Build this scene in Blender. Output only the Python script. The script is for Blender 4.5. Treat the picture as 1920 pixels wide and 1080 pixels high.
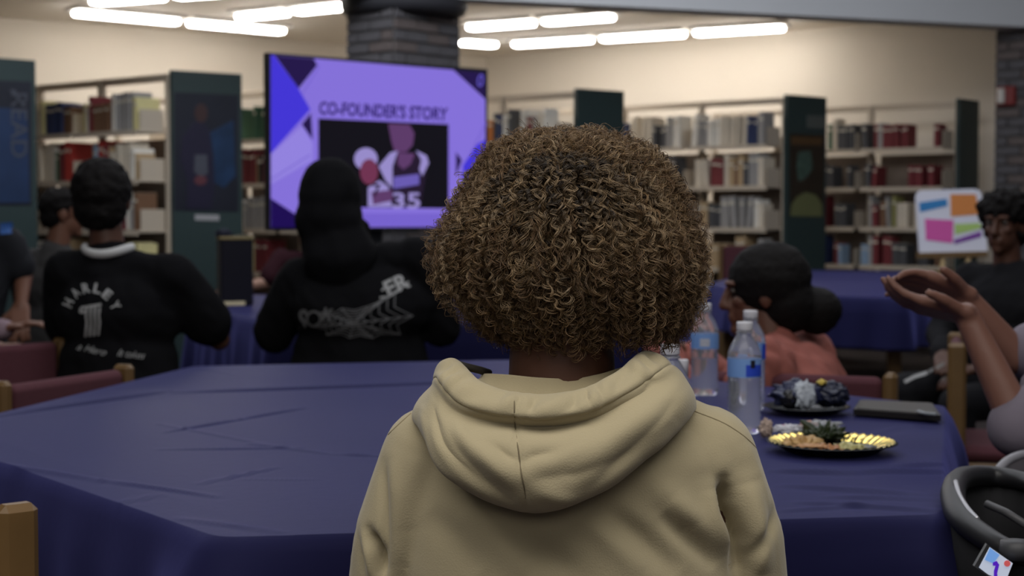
import bpy, math, random
import numpy as np
from mathutils import Vector, Matrix, noise
from mathutils.bvhtree import BVHTree
R = math.radians
random.seed(7); rng = np.random.default_rng(7)
for o in list(bpy.data.objects): bpy.data.objects.remove(o)
S = bpy.context.scene; COL = S.collection

# ---------------------------------------------------------------- camera
FPX = 3000.0; CZ = 1.16; PITCH = math.atan(135/FPX)
cam = bpy.data.objects.new('camera', bpy.data.cameras.new('camera')); COL.objects.link(cam)
cam.location = (0, 0, CZ); cam.rotation_euler = (math.pi/2 - PITCH, 0, 0)
cam.data.sensor_width = 36; cam.data.lens = 36*FPX/1920
cam.data.clip_start = 0.05
cam.data.dof.use_dof = True; cam.data.dof.focus_distance = 1.74; cam.data.dof.aperture_fstop = 7.5
S.camera = cam
S.view_settings.view_transform = 'Standard'; S.view_settings.look = 'None'
S.view_settings.exposure = 0.0; S.view_settings.gamma = 1; S.view_settings.use_curve_mapping = False
# ---------------------------------------------------------------- world + room light
w = bpy.data.worlds.new('world'); S.world = w; w.use_nodes = True
w.node_tree.nodes['Background'].inputs[0].default_value = (.75, .82, 1, 1)
w.node_tree.nodes['Background'].inputs[1].default_value = 0.08
def area(name, loc, size, sy, power, col, rot=(0, 0, 0)):
    l = bpy.data.lights.new(name, 'AREA'); l.shape = 'RECTANGLE'; l.size = size; l.size_y = sy
    l.energy = power; l.color = col
    o = bpy.data.objects.new(name, l); COL.objects.link(o); o.location = loc; o.rotation_euler = rot
    return o
area('high_area_light', (-0.2, 0.55, 3.35), 4.6, 1.6, 112, (1, .965, .91))
area('high_area_light', (0.0, -3.0, 3.0), 4.0, 1.5, 30, (1, .96, .90), (R(55), 0, 0))  # unseen fill added behind the camera to lift the shade under the hood
area('high_area_light', (0.4, 4.4, 3.45), 4.5, 1.2, 60, (.92, .95, 1))
area('high_area_light', (0.0, 7.6, 3.5), 7.5, 1.0, 75, (.95, .96, 1))  # downlight added to brighten the rear table tops, board and books
area('fascia_fill_light', (0.4, 8.2, 3.55), 8.5, .6, 165, (.88, .92, 1), (R(66), 0, R(-12)))  # added cool fill aimed at the fascia to brighten it, not a window

def ray(px, py):
    x = (px-960)/FPX; y = -(py-540)/FPX
    c, s = math.cos(PITCH), math.sin(PITCH)
    return Vector((x, c+s*y, -s+c*y))       # camera forward +Y pitched down
def P(px, py, D):
    r = ray(px, py); t = D/r.y; return Vector((r.x*t, D, CZ+r.z*t))
def PZ(px, py, z):
    r = ray(px, py); t = (z-CZ)/r.z; return Vector((r.x*t, r.y*t, z))
def PP(px, py, p0, n, off=0.0):
    r = ray(px, py); o = Vector((0, 0, CZ)); q = p0 + n*off
    t = (q-o).dot(n)/r.dot(n); return o+r*t

# ---------------------------------------------------------------- materials
MATS = {}
def mat(name, col, rough=.6, metal=0., spec=.4, var=.12, scale=20., bump=0., bscale=200., emit=None, es=1., trans=0., ior=1.45, sheen=0., coat=0.):
    if name in MATS: return MATS[name]
    m = bpy.data.materials.new(name); m.use_nodes = True; nt = m.node_tree; b = nt.nodes['Principled BSDF']
    b.inputs['Roughness'].default_value = rough; b.inputs['Metallic'].default_value = metal
    b.inputs['Specular IOR Level'].default_value = spec; b.inputs['IOR'].default_value = ior
    b.inputs['Transmission Weight'].default_value = trans
    b.inputs['Sheen Weight'].default_value = sheen; b.inputs['Coat Weight'].default_value = coat
    c = (*col, 1)
    if var > 0:
        tc = nt.nodes.new('ShaderNodeTexCoord'); nz = nt.nodes.new('ShaderNodeTexNoise'); nz.inputs['Scale'].default_value = scale
        nz.inputs['Detail'].default_value = 5
        nt.links.new(tc.outputs['Object'], nz.inputs['Vector'])
        mx = nt.nodes.new('ShaderNodeMix'); mx.data_type = 'RGBA'
        mx.inputs[6].default_value = (*[v*(1-var) for v in col], 1); mx.inputs[7].default_value = (*[min(1, v*(1+var)) for v in col], 1)
        nt.links.new(nz.outputs['Fac'], mx.inputs[0]); nt.links.new(mx.outputs[2], b.inputs['Base Color'])
        if emit: pass
    else: b.inputs['Base Color'].default_value = c
    if bump > 0:
        tc = nt.nodes.new('ShaderNodeTexCoord'); nz = nt.nodes.new('ShaderNodeTexNoise'); nz.inputs['Scale'].default_value = bscale
        nz.inputs['Detail'].default_value = 3
        bp = nt.nodes.new('ShaderNodeBump'); bp.inputs['Strength'].default_value = bump; bp.inputs['Distance'].default_value = .002
        nt.links.new(tc.outputs['Object'], nz.inputs['Vector']); nt.links.new(nz.outputs['Fac'], bp.inputs['Height']); nt.links.new(bp.outputs['Normal'], b.inputs['Normal'])
    if emit:
        b.inputs['Emission Color'].default_value = (*emit, 1); b.inputs['Emission Strength'].default_value = es
    MATS[name] = m; return m
def srgb(r, g, b):
    f = lambda v: (v/255/12.92 if v/255 <= .04045 else ((v/255+.055)/1.055)**2.4)
    return (f(r), f(g), f(b))

# ---------------------------------------------------------------- mesh builder
class MB:
    def __init__(s): s.v = []; s.f = []; s.m = []
    def add(s, vs, fs, mi=0):
        n = len(s.v); s.v += [tuple(v) for v in vs]; s.f += [tuple(i+n for i in f) for f in fs]; s.m += [mi]*len(fs); return s
    def box(s, c, sz, M=None, mi=0, bev=0.0):
        x, y, z = [k/2 for k in sz]
        b = min(bev, x*.9, y*.9, z*.9)
        M = M or Matrix(); c = Vector(c)
        if b <= 0:
            vs = [Vector((i*x, j*y, k*z)) for k in (-1, 1) for j in (-1, 1) for i in (-1, 1)]
            fs = [(0, 2, 3, 1), (4, 5, 7, 6), (0, 1, 5, 4), (2, 6, 7, 3), (0, 4, 6, 2), (1, 3, 7, 5)]
        else:   # chamfered box: 24 verts
            vs = []; idx = {}
            for k in (-1, 1):
                for j in (-1, 1):
                    for i in (-1, 1):
                        for a in range(3):
                            d = [x-b, y-b, z-b]; d[a] = (x, y, z)[a]
                            idx[(i, j, k, a)] = len(vs); vs.append(Vector((i*d[0], j*d[1], k*d[2])))
            fs = []
            for a in range(3):
                for sgn in (-1, 1):
                    o = [t for t in range(3) if t != a]; q = []
                    for p, r_ in ((-1, -1), (1, -1), (1, 1), (-1, 1)):
                        key = [0, 0, 0]; key[a] = sgn; key[o[0]] = p; key[o[1]] = r_; q.append(idx[(*key, a)])
                    fs.append(q)
            for a in range(3):          # edge strips along axis a
                o = [t for t in range(3) if t != a]
                for p in (-1, 1):
                    for r_ in (-1, 1):
                        k0 = [0]*3; k0[o[0]] = p; k0[o[1]] = r_; k1 = list(k0); k0[a] = -1; k1[a] = 1
                        fs.append((idx[(*k0, o[0])], idx[(*k1, o[0])], idx[(*k1, o[1])], idx[(*k0, o[1])]))
            for i in (-1, 1):
                for j in (-1, 1):
                    for k in (-1, 1): fs.append((idx[(i, j, k, 0)], idx[(i, j, k, 1)], idx[(i, j, k, 2)]))
            fs2 = []
            for f in fs:
                cc = sum((vs[q] for q in f), Vector())/len(f); nn = (vs[f[1]]-vs[f[0]]).cross(vs[f[2]]-vs[f[1]])
                fs2.append(tuple(f) if nn.dot(cc) > 0 else tuple(reversed(f)))
            fs = fs2
        s.add([M @ (v+c) for v in vs], fs, mi); return s
    def prism(s, pts, d, mi=0):            # polygon pts (3D) extruded by vector d
        n = len(pts); pts = [Vector(p) for p in pts]; d = Vector(d)
        s.add(pts+[p+d for p in pts], [tuple(range(n))[::-1], tuple(range(n, 2*n))]+[(i, (i+1) % n, n+(i+1) % n, n+i) for i in range(n)], mi); return s
    def lathe(s, prof, c=(0, 0, 0), n=24, mi=0, cap=True, f=None):
        c = Vector(c); vs = []; fs = []
        for r, z in prof:
            for i in range(n):
                a = 2*math.pi*i/n; rr = r*(f(a, z) if f else 1); vs.append(c+Vector((rr*math.cos(a), rr*math.sin(a), z)))
        for k in range(len(prof)-1):
            for i in range(n): j = (i+1) % n; fs.append((k*n+i, k*n+j, (k+1)*n+j, (k+1)*n+i))
        if cap: fs.append(tuple(range(n))[::-1]); fs.append(tuple(range((len(prof)-1)*n, len(prof)*n)))
        s.add(vs, fs, mi); return s
    def tube(s, pts, rad, n=8, mi=0, flat=1.0):
        pts = [Vector(p) for p in pts]; N = len(pts)
        if not hasattr(rad, '__len__'): rad = [rad]*N
        vs = []; fs = []; up = None
        for k in range(N):
            t = (pts[min(k+1, N-1)]-pts[max(k-1, 0)]).normalized()
            if up is None: up = Vector((0, 0, 1)) if abs(t.z) < .9 else Vector((1, 0, 0))
            a = t.cross(up).normalized(); b = a.cross(t).normalized(); up = b
            for i in range(n):
                q = 2*math.pi*i/n; vs.append(pts[k]+(a*math.cos(q)+b*math.sin(q)*flat)*rad[k])
        for k in range(N-1):
            for i in range(n): j = (i+1) % n; fs.append((k*n+i, (k+1)*n+i, (k+1)*n+j, k*n+j))
        fs.append(tuple(range(n))); fs.append(tuple(range((N-1)*n, N*n))[::-1])
        s.add(vs, fs, mi); return s
    def cap(s, a, b, ra, rb, n=14, fl=1.0):      # tapered capsule (closed)
        a = Vector(a); b = Vector(b); t = (b-a); L = t.length; t = t.normalized() if L > 1e-6 else Vector((0, 0, 1))
        pts = []; rr = []
        for k in range(5): q = math.pi/2*(k/5); pts.append(a-t*ra*math.cos(q)); rr.append(max(.001, ra*math.sin(q)))
        pts.append(a); rr.append(ra); pts.append(b); rr.append(rb)
        for k in range(4, -1, -1): q = math.pi/2*(k/5); pts.append(b+t*rb*math.cos(q)); rr.append(max(.001, rb*math.sin(q)))
        return s.tube(pts, rr, n, flat=fl)
    def ell(s, c, r, M=None, n=16, mi=0):
        c = Vector(c); vs = []; fs = []; h = n//2
        for k in range(h+1):
            p = math.pi*k/h
            for i in range(n):
                a = 2*math.pi*i/n; v = Vector((r[0]*max(math.sin(p), .004)*math.cos(a), r[1]*max(math.sin(p), .004)*math.sin(a), r[2]*math.cos(p)))
                vs.append(c+(M @ v if M else v))
        for k in range(h):
            for i in range(n): j = (i+1) % n; fs.append((k*n+i, (k+1)*n+i, (k+1)*n+j, k*n+j))
        fs.append(tuple(range(n))); fs.append(tuple(range(h*n, h*n+n))[::-1])
        s.add(vs, fs, mi); return s
    def mesh(s, name): 
        me = bpy.data.meshes.new(name); me.from_pydata(s.v, [], s.f); me.update(); return me
    def build(s, name, mats, parent=None, smooth=False, loc=(0, 0, 0)):
        me = s.mesh(name); return link(name, me, mats, parent, smooth, loc, s.m)
def link(name, me, mats, parent=None, smooth=False, loc=(0, 0, 0), mis=None):
    if not isinstance(mats, (list, tuple)): mats = [mats]
    for m in mats: me.materials.append(m)
    if mis and len(mats) > 1: me.polygons.foreach_set('material_index', mis)
    if smooth: me.polygons.foreach_set('use_smooth', [True]*len(me.polygons))
    o = bpy.data.objects.new(name, me); COL.objects.link(o); o.location = loc
    if parent: o.parent = parent
    return o
def tag(o, label=None, cat=None, group=None, kind=None):
    if label: o['label'] = label
    if cat: o['category'] = cat
    if group: o['group'] = group
    if kind: o['kind'] = kind
    return o
def empty(name, loc=(0, 0, 0), rz=0, label=None, cat=None, group=None):
    o = bpy.data.objects.new(name, None); COL.objects.link(o); o.location = loc; o.rotation_euler = (0, 0, rz); o.empty_display_size = .1
    return tag(o, label, cat, group)
def remesh(mb, name, vox, sm=6, fac=.5):
    me = mb.mesh('tmp'); ob = bpy.data.objects.new('tmp', me); COL.objects.link(ob)
    md = ob.modifiers.new('r', 'REMESH'); md.mode = 'VOXEL'; md.voxel_size = vox; md.use_smooth_shade = True
    if sm: m2 = ob.modifiers.new('s', 'SMOOTH'); m2.iterations = sm; m2.factor = fac
    dg = bpy.context.evaluated_depsgraph_get(); out = bpy.data.meshes.new_from_object(ob.evaluated_get(dg)); out.name = name
    bpy.data.objects.remove(ob); bpy.data.meshes.remove(me); out.materials.clear(); return out
def getv(me): a = np.empty(len(me.vertices)*3, np.float32); me.vertices.foreach_get('co', a); return a.reshape(-1, 3).astype(np.float64)
def getn(me): a = np.empty(len(me.vertices)*3, np.float32); me.vertices.foreach_get('normal', a); return a.reshape(-1, 3).astype(np.float64)
def setv(me, v): me.vertices.foreach_set('co', v.astype(np.float32).ravel()); me.update()
def catmull(pts, n):                     # pts (k,d) -> (n,d)
    p = np.array(pts, float); k = len(p); out = []
    for t in np.linspace(0, k-1, n):
        i = min(int(t), k-2); f = t-i
        p0 = p[max(i-1, 0)]; p1 = p[i]; p2 = p[i+1]; p3 = p[min(i+2, k-1)]
        out.append(.5*((2*p1)+(-p0+p2)*f+(2*p0-5*p1+4*p2-p3)*f*f+(-p0+3*p1-3*p2+p3)*f**3))
    return np.array(out)
def segd(X, Y, a, b):                    # distance + param from 2D points to segment
    ax, ay = a; bx, by = b; dx, dy = bx-ax, by-ay; L2 = dx*dx+dy*dy+1e-12
    t = np.clip(((X-ax)*dx+(Y-ay)*dy)/L2, 0, 1)
    return np.hypot(X-ax-t*dx, Y-ay-t*dy), t

# ---------------------------------------------------------------- palette
M_wall = mat('wall_paint', (.66, .60, .51), .8, var=.03, scale=1.5)
M_ceil = mat('ceiling_paint', (.84, .78, .69), .9, var=.04, scale=3)
M_fascia = mat('fascia_paint', (.60, .61, .62), .8, var=.03, scale=2)
M_floor = mat('carpet', (.045, .035, .034), .95, var=.3, scale=60, bump=.3)
M_green = mat('green_laminate', (.026, .045, .045), .5, var=.05)
M_shelf = mat('cream_metal', (.50, .43, .34), .5, var=.04)
M_wood = mat('oak_wood', (.13, .074, .027), .45, var=.25, scale=14)
M_maroon = mat('maroon_fabric', (.075, .022, .03), .9, var=.15, scale=80)
M_black = mat('black_plastic', (.008, .008, .009), .35, var=0)
M_cloth = mat('blue_tablecloth', (.010, .010, .038), .55, var=.06, scale=3, spec=.05, bump=.15, bscale=60)
M_cloth.node_tree.nodes['Principled BSDF'].inputs['Specular Tint'].default_value = (.55, .58, 1, 1)
_b = M_cloth.node_tree.nodes['Principled BSDF']; _b.inputs['Sheen Weight'].default_value = .32; _b.inputs['Sheen Roughness'].default_value = .5; _b.inputs['Sheen Tint'].default_value = (.24, .25, .78, 1)
M_blackfab = mat('black_cotton', (.006, .006, .007), .95, var=.1, spec=.08)
M_brickA = mat('brick_dark', (.085, .08, .085), .85, var=.35, scale=9, bump=.6, bscale=60)
M_brickB = mat('brick_brown', (.105, .085, .08), .85, var=.35, scale=9, bump=.6, bscale=60)
M_mortar = mat('mortar', (.07, .065, .06), .95, var=.2, scale=30)
M_white = mat('white_plastic', (.75, .75, .75), .4, var=0)
SK_D = mat('skin_deep', (.075, .032, .020), .5, var=.15, scale=8, spec=.35)
SK_M = mat('skin_brown', (.16, .072, .045), .5, var=.12, scale=8, spec=.35)
M_hairblk = mat('black_hair', (.006, .005, .005), .75, var=.3, scale=60, spec=.15, bump=1, bscale=90)

# ================================================================ SETTING
H = 2.90
RD = Vector((.77, -.64, 0)).normalized()      # direction along the back wall (towards right/near)
LD = Vector((-.77, .64, 0)).normalized()
PD = Vector((.64, .77, 0)).normalized()       # into the room depth
corner = Vector((-.28, 17.6, 0))
def struct(o): o['kind'] = 'structure'; return o
def wallbox(name, a, b, z0, z1, th, m):
    a = Vector(a); b = Vector(b); d = (b-a).normalized(); n = Vector((-d.y, d.x, 0))
    if n.y < 0: n = -n
    pts = [a+Vector((0, 0, z0)), b+Vector((0, 0, z0)), b+n*th+Vector((0, 0, z0)), a+n*th+Vector((0, 0, z0))]
    return struct(MB().prism(pts, (0, 0, z1-z0)).build(name, m))
struct(MB().box((0, 8, -.05), (22, 30, .1)).build('floor', M_floor))
lw_dir = Vector((-4.22, -3.5, 0)).normalized()
wallbox('wall_left', corner+lw_dir*13+Vector((0, 0, 0)), corner, 0, 3.6, .2, M_wall)
wallbox('wall_back', corner, corner+RD*8.5, 0, 3.6, .2, M_wall)
# fascia (bulkhead) and low ceiling behind it
ZF = 2.60
fa = PZ(924, 0, ZF); fb = PZ(1915, 50, ZF); fd = (fb-fa).normalized()
fl = fa-fd*9; fr = fb+fd*3
nf = Vector((-fd.y, fd.x, 0))
struct(MB().prism([Vector((fl.x, fl.y, ZF)), Vector((fr.x, fr.y, ZF)), Vector((fr.x, fr.y, ZF))+nf*.25, Vector((fl.x, fl.y, ZF))+nf*.25], (0, 0, 1.1)).build('trim_1', M_fascia))
c0 = Vector((fl.x, fl.y, H))+nf*.2; c1 = Vector((fr.x, fr.y, H))+nf*.2
cl_ = MB().prism([c0, c1, c1+nf*9, c0+nf*9], (0, 0, .1)).build('ceiling', M_ceil); struct(cl_)
hc_ = MB().prism([Vector((fl.x-4, -4, 3.6)), Vector((fr.x+2, -4, 3.6)), Vector((fr.x+2, fr.y+1, 3.6)), Vector((fl.x-4, fl.y+1, 3.6))], (0, 0, .1)).build('ceiling', M_fascia); struct(hc_)

# brick work: bricks as parts on a mortar core
def brick_mesh(L, h, d):
    me = MB().box((0, 0, 0), (L, d, h), bev=.004).mesh('brick'); return me
BL, BH, BG = .20, .062, .012
bmA = brick_mesh(BL, BH, .03); bmA.materials.append(M_brickA)
bmB = brick_mesh(BL, BH, .03); bmB.materials.append(M_brickB)
bhA = brick_mesh(BL/2-.006, BH, .03); bhA.materials.append(M_brickA)
bhB = brick_mesh(BL/2-.006, BH, .03); bhB.materials.append(M_brickB)
def brick_face(parent, a, d, length, z0, z1, n, limit=10**9):
    rz = math.atan2(d.y, d.x); cnt = 0; k = 0; z = z0+BH/2+.005
    while z < z1-BH/2:
        x = 0; odd = k % 2
        while x < length-.03:
            L = BL/2-.006 if (odd and x == 0) or length-x < BL*.9 else BL
            me = (bmA if random.random() < .6 else bmB) if L == BL else (bhA if random.random() < .6 else bhB)
            o = bpy.data.objects.new('brick', me); COL.objects.link(o); o.parent = parent
            q = a+d*(x+L/2)+n*(.006+random.uniform(-.003, .003)); o.location = (q.x, q.y, z); o.rotation_euler = (0, 0, rz)
            cnt += 1; x += L+BG
        z += BH+BG; k += 1
    return cnt
cc = Vector((-.77, 10.5, 0)); fa_, fb_ = .42, .636
core = MB().prism([cc, cc+PD*fb_, cc+PD*fb_+LD*fa_, cc+LD*fa_], (0, 0, H+.7)).build('brick_column', M_mortar); struct(core)
brick_face(core, cc+LD*fa_, -LD, fa_, .9, H, -PD)
brick_face(core, cc, PD, fb_, .9, H, RD)
q = MB()
for zc in (z for z in np.arange(0, .88, BH+BG)):
    q.prism([cc+LD*(fa_-.0)-PD*.02, cc-PD*.02+RD*.02, cc+RD*.02+PD*fb_, cc+PD*fb_+LD*fa_], (0, 0, BH)); 
    for v in range(len(q.v)-8, len(q.v)): q.v[v] = (q.v[v][0], q.v[v][1], q.v[v][2]+zc+.006)
tag(q.build('brick', M_brickA, core), kind='stuff')
# column collar where it meets the bulkhead
ctop = MB(); cm = cc+PD*fb_/2+LD*fa_/2
ctop.lathe([(.37, 2.50), (.41, 2.52), (.43, 2.56), (.43, 2.75), (.40, 2.80)], (cm.x, cm.y, 0), 32)
struct(ctop.build('trim_2', mat('dark_collar', (.03, .03, .035), .6), smooth=True))
# right brick wall
ra = P(1865, 400, 12.6); ra.z = 0
wr = MB().prism([ra, ra+RD*2.2, ra+RD*2.2+PD*.3, ra+PD*.3], (0, 0, 3.6)).build('wall_right', M_mortar); struct(wr)
brick_face(wr, ra, RD, .84, .3, 2.7, -PD)
# fire alarm
al = empty('fire_alarm', ra+RD*.1-PD*.04+Vector((0, 0, P(1880, 180, 12.5).z)), math.atan2(RD.y, RD.x), 'red fire alarm strobe with white lens on the brick wall', 'fire alarm')
MB().box((0, 0, 0), (.15, .05, .15), bev=.01).build('housing', mat('alarm_red', (.16, .015, .012), .4, var=0), al)
MB().box((-.03, -.035, 0), (.06, .03, .12), bev=.01).build('lens', mat('lens_white', (.45, .42, .38), .3, var=0), al)

# ================================================================ CEILING LIGHTS
M_lamp = mat('lamp_diffuser', (.9, .9, .88), .5, var=0, emit=(1, .95, .90), es=27)
M_house = mat('lamp_housing', (.6, .58, .54), .5, var=0)
def fixture(p0, p1, label, nseg):
    a = PZ(*p0, H-.09); b = PZ(*p1, H-.09); d = (b-a).normalized(); L = (b-a).length/nseg
    for k in range(nseg):
        c = a+d*(L*(k+.5)); t = empty('ceiling_light', (c.x, c.y, H-.001), math.atan2(d.y, d.x), label[k] if isinstance(label, list) else label, 'ceiling light', 'fluorescent ceiling lights')
        MB().box((0, 0, -.015), (L-.06, .26, .03), bev=.004).build('housing', M_house, t)
        MB().box((0, 0, -.052), (L-.12, .13, .044), bev=.015).build('diffuser', M_lamp, t)
fixture((165, 14), (480, -8), ['white fluorescent ceiling light cut by the top edge, far left', 'white fluorescent ceiling light above the frame edge left of the column'], 2)
fixture((128, 32), (540, 68), ['left segment of the lower white ceiling light strip at far left', 'right segment of the lower white ceiling light strip at far left'], 2)
fixture((440, 42), (660, 20), ['left of two short white ceiling lights running to the column', 'right of two short white ceiling lights running to the column'], 2)
fixture((870, 61), (1160, 40), ['upper white ceiling light touching the column right side', 'upper white ceiling light second from the column'], 2)
fixture((858, 87), (937, 93), 'small white ceiling light low beside the column right side', 1)
fixture((955, 92), (1480, 60), ['left third of the long white ceiling light line over the right bookcases', 'middle third of the long white ceiling light line over the right bookcases', 'right third of the long white ceiling light line over the right bookcases'], 3)

# ================================================================ BOOKCASES
SH = [1.735, 1.405, 1.065, .74, .42, .10]
BOOKC = [('cream', (.62, .55, .44), 5), ('white', (.72, .69, .62), 6), ('grey', (.30, .29, .28), 4), ('dark grey', (.07, .07, .075), 3), ('maroon', (.16, .025, .03), 3),
         ('navy blue', (.03, .045, .12), 2), ('brown', (.17, .09, .05), 3), ('tan', (.42, .30, .17), 3), ('olive', (.24, .23, .08), 1), ('orange', (.48, .15, .03), .6),
         ('red', (.40, .04, .03), 1), ('black', (.015, .015, .017), 2), ('green', (.05, .12, .07), 1), ('pale yellow', (.66, .60, .30), 1.2), ('light blue', (.25, .36, .5), .6)]
BM = {n: mat('book_'+n.replace(' ', '_'), c, .6, var=.12, scale=30) for n, c, _ in BOOKC}
M_page = mat('book_pages', (.6, .55, .45), .8, var=.05)
ORD = ['first', 'second', 'third', 'fourth', 'fifth', 'sixth', 'seventh', 'eighth', 'ninth', 'tenth', 'eleventh', 'twelfth', 'thirteenth', 'fourteenth', 'fifteenth', 'sixteenth', 'seventeenth', 'eighteenth', 'nineteenth', 'twentieth']
def ordn(n):
    if n < 20: return ORD[n]
    t = ['twenty', 'thirty', 'forty', 'fifty', 'sixty'][(n+1)//10-2]; r_ = (n+1) % 10
    return t+'-'+ORD[r_-1] if r_ else {'twenty': 'twentieth', 'thirty': 'thirtieth', 'forty': 'fortieth', 'fifty': 'fiftieth', 'sixty': 'sixtieth'}[t]
BOOKS = []      # candidates
def bookcase(tagname, near, nbays, bay, label, panel=None, pw=.47, books=(0, 2.0), seed=1, pal=None, panel_ang=None, fill=.9, rows=5):
    """near = floor point of the near right corner; local x runs LEFT-away from it, local y out towards camera."""
    rnd = random.Random(seed)
    rz = math.atan2(LD.y, LD.x); t = empty('bookcase', (near.x, near.y, 0), rz, label, 'bookcase', 'metal library bookcases with green end panels')
    # local: +x = LD, +y = rot90(LD) = (-.64,-.77): toward camera
    L = nbays*bay
    for k in range(nbays+1):
        MB().box((k*bay, 0, 1.06), (.045, .05, 2.12), bev=.006).build('upright', M_shelf, t)
    MB().box((L/2, 0, 2.095), (L, .035, .05), bev=.005).build('top_rail', M_shelf, t)
    for k in range(nbays):
        for z in SH:
            m = MB(); m.box(((k+.5)*bay, .13, z-.008), (bay-.05, .24, .016), bev=.002); m.box(((k+.5)*bay, .249, z-.018), (bay-.05, .006, .036)); m.build('shelf', M_shelf, t)
            if k == 0 or True:
                for sx in (0.03, bay-.03): pass
        for z in SH[:5]:
            MB().box((k*bay+.035, .12, z+.06), (.004, .2, .16)).build('bracket', M_shelf, t)
        MB().box(((k+.5)*bay, -.14, .88), (bay-.05, .006, 1.62)).build('back_panel', mat('shelf_back', (.17, .13, .10), .7), t)
    if panel:
        p0 = P(*panel[0]); p1 = P(*panel[1]); zt = p0.z
        a = Vector((p0.x, p0.y, 0)); b = Vector((p1.x, p1.y, 0)); d = (b-a); th = 0.035
        ti = Matrix.Rotation(-rz, 4, 'Z') @ Matrix.Translation((-near.x, -near.y, 0))
        nn = Vector((d.y, -d.x, 0)).normalized()
        MB().prism([ti @ v for v in (a, b, b-nn*th, a-nn*th)], (0, 0, 2.14)).build('end_panel', M_green, t)
    for r_ in range(rows):
        z = SH[r_]; x = books[0]; n = 0; mode = rnd.random(); run = 0; colr = None; hh = .22
        while x < min(books[1], L-.05):
            if abs((x % bay)-bay) < .06 or (x % bay) < .05: x += .07; continue
            if rnd.random() > fill: x += rnd.uniform(.04, .16); continue
            if run <= 0:
                run = rnd.choice([1, 1, 1, 2, 3, 5]); wts = [c[2] for c in BOOKC]
                if pal: wts = [c[2]*pal.get(c[0], 1) for c in BOOKC]
                colr = rnd.choices([c[0] for c in BOOKC], wts)[0]; hh = rnd.uniform(.17, .27)
            run -= 1
            w_ = rnd.uniform(.022, .052); hgt = min(hh+rnd.uniform(-.008, .008), .29); dep = rnd.uniform(.15, .20)
            if (x % bay)+w_ > bay-.03: x += .06; continue
            lean = rnd.uniform(-.12, .12) if rnd.random() < .12 else 0
            x += hgt*abs(math.sin(lean))
            D = near.y+LD.y*x
            BOOKS.append(dict(t=t, near=near, rz=rz, x=x+w_/2, y=.23-dep/2-rnd.uniform(0, .02), z=z, s=(w_, dep, hgt), c=colr, lean=lean, D=D, row=r_, case=tagname, n=n))
            n += 1; x += w_+.002+hgt*abs(math.sin(lean))
    return t
n1 = P(322, 300, 10.8); n1.z = 0
def near_of(px, D): v = P(px, 300, D); v.z = 0; return v
c1 = bookcase('left', near_of(322, 10.85)+LD*.02, 4, .75, 'cream metal bookcase of pale books between the two tall posters at left', ((322, 131, 10.8), (453, 139.5, 11.12)), books=(.0, 1.75), seed=3, pal={'cream': 2.2, 'white': 1.6, 'pale yellow': 3, 'orange': 1.5, 'grey': .5})
c2 = bookcase('screen', near_of(700, 11.55), 4, .75, 'cream metal bookcase half hidden behind the big screen', ((700, 150, 11.5), (800, 152, 11.85)), books=(.9, 1.75), seed=5, pal={'red': 4, 'white': 2})
c3 = bookcase('centre', near_of(1082, 12.4), 4, .75, 'cream metal bookcase just right of the big screen behind the curly hair', ((1082, 172, 12.35), (1170, 177, 12.65)), books=(0, 1.05), seed=8, pal={'maroon': 3, 'brown': 2, 'tan': 2})
c4 = bookcase('right', near_of(1476, 13.0)+LD*.02, 3, .8, 'cream metal bookcase of grey volumes right of the curly hair', ((1476, 182, 12.95), (1550, 187, 13.3)), books=(0, 1.65), seed=11, pal={'orange': 0, 'navy blue': .3, 'grey': 4, 'tan': 3, 'cream': 1.5, 'dark grey': 2, 'white': .6, 'maroon': .4, 'red': .3, 'light blue': .2}, fill=.93)
c5 = bookcase('far', near_of(1800, 13.45)+LD*.02, 3, .8, 'dim cream metal bookcase at far right near the brick wall', ((1800, 188, 13.4), (1836, 190, 13.7)), books=(0, 1.35), seed=14, pal={'dark grey': 3, 'grey': 2, 'maroon': 2, 'black': 2, 'navy blue': 3, 'white': .5, 'cream': .4}, fill=.85)
# free end panel at the far left edge (its bookcase runs out of frame)
p0 = P(-35, 106, 9.9); p1 = P(66, 112.5, 10.15)
t = bookcase('edge', near_of(-35, 9.95)+LD*.02, 2, .8, 'bookcase end at the left edge of the picture with dark green panel', ((-35, 107, 9.9), (66, 112, 10.15)), books=(0, 0), rows=0, seed=2)

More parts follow.
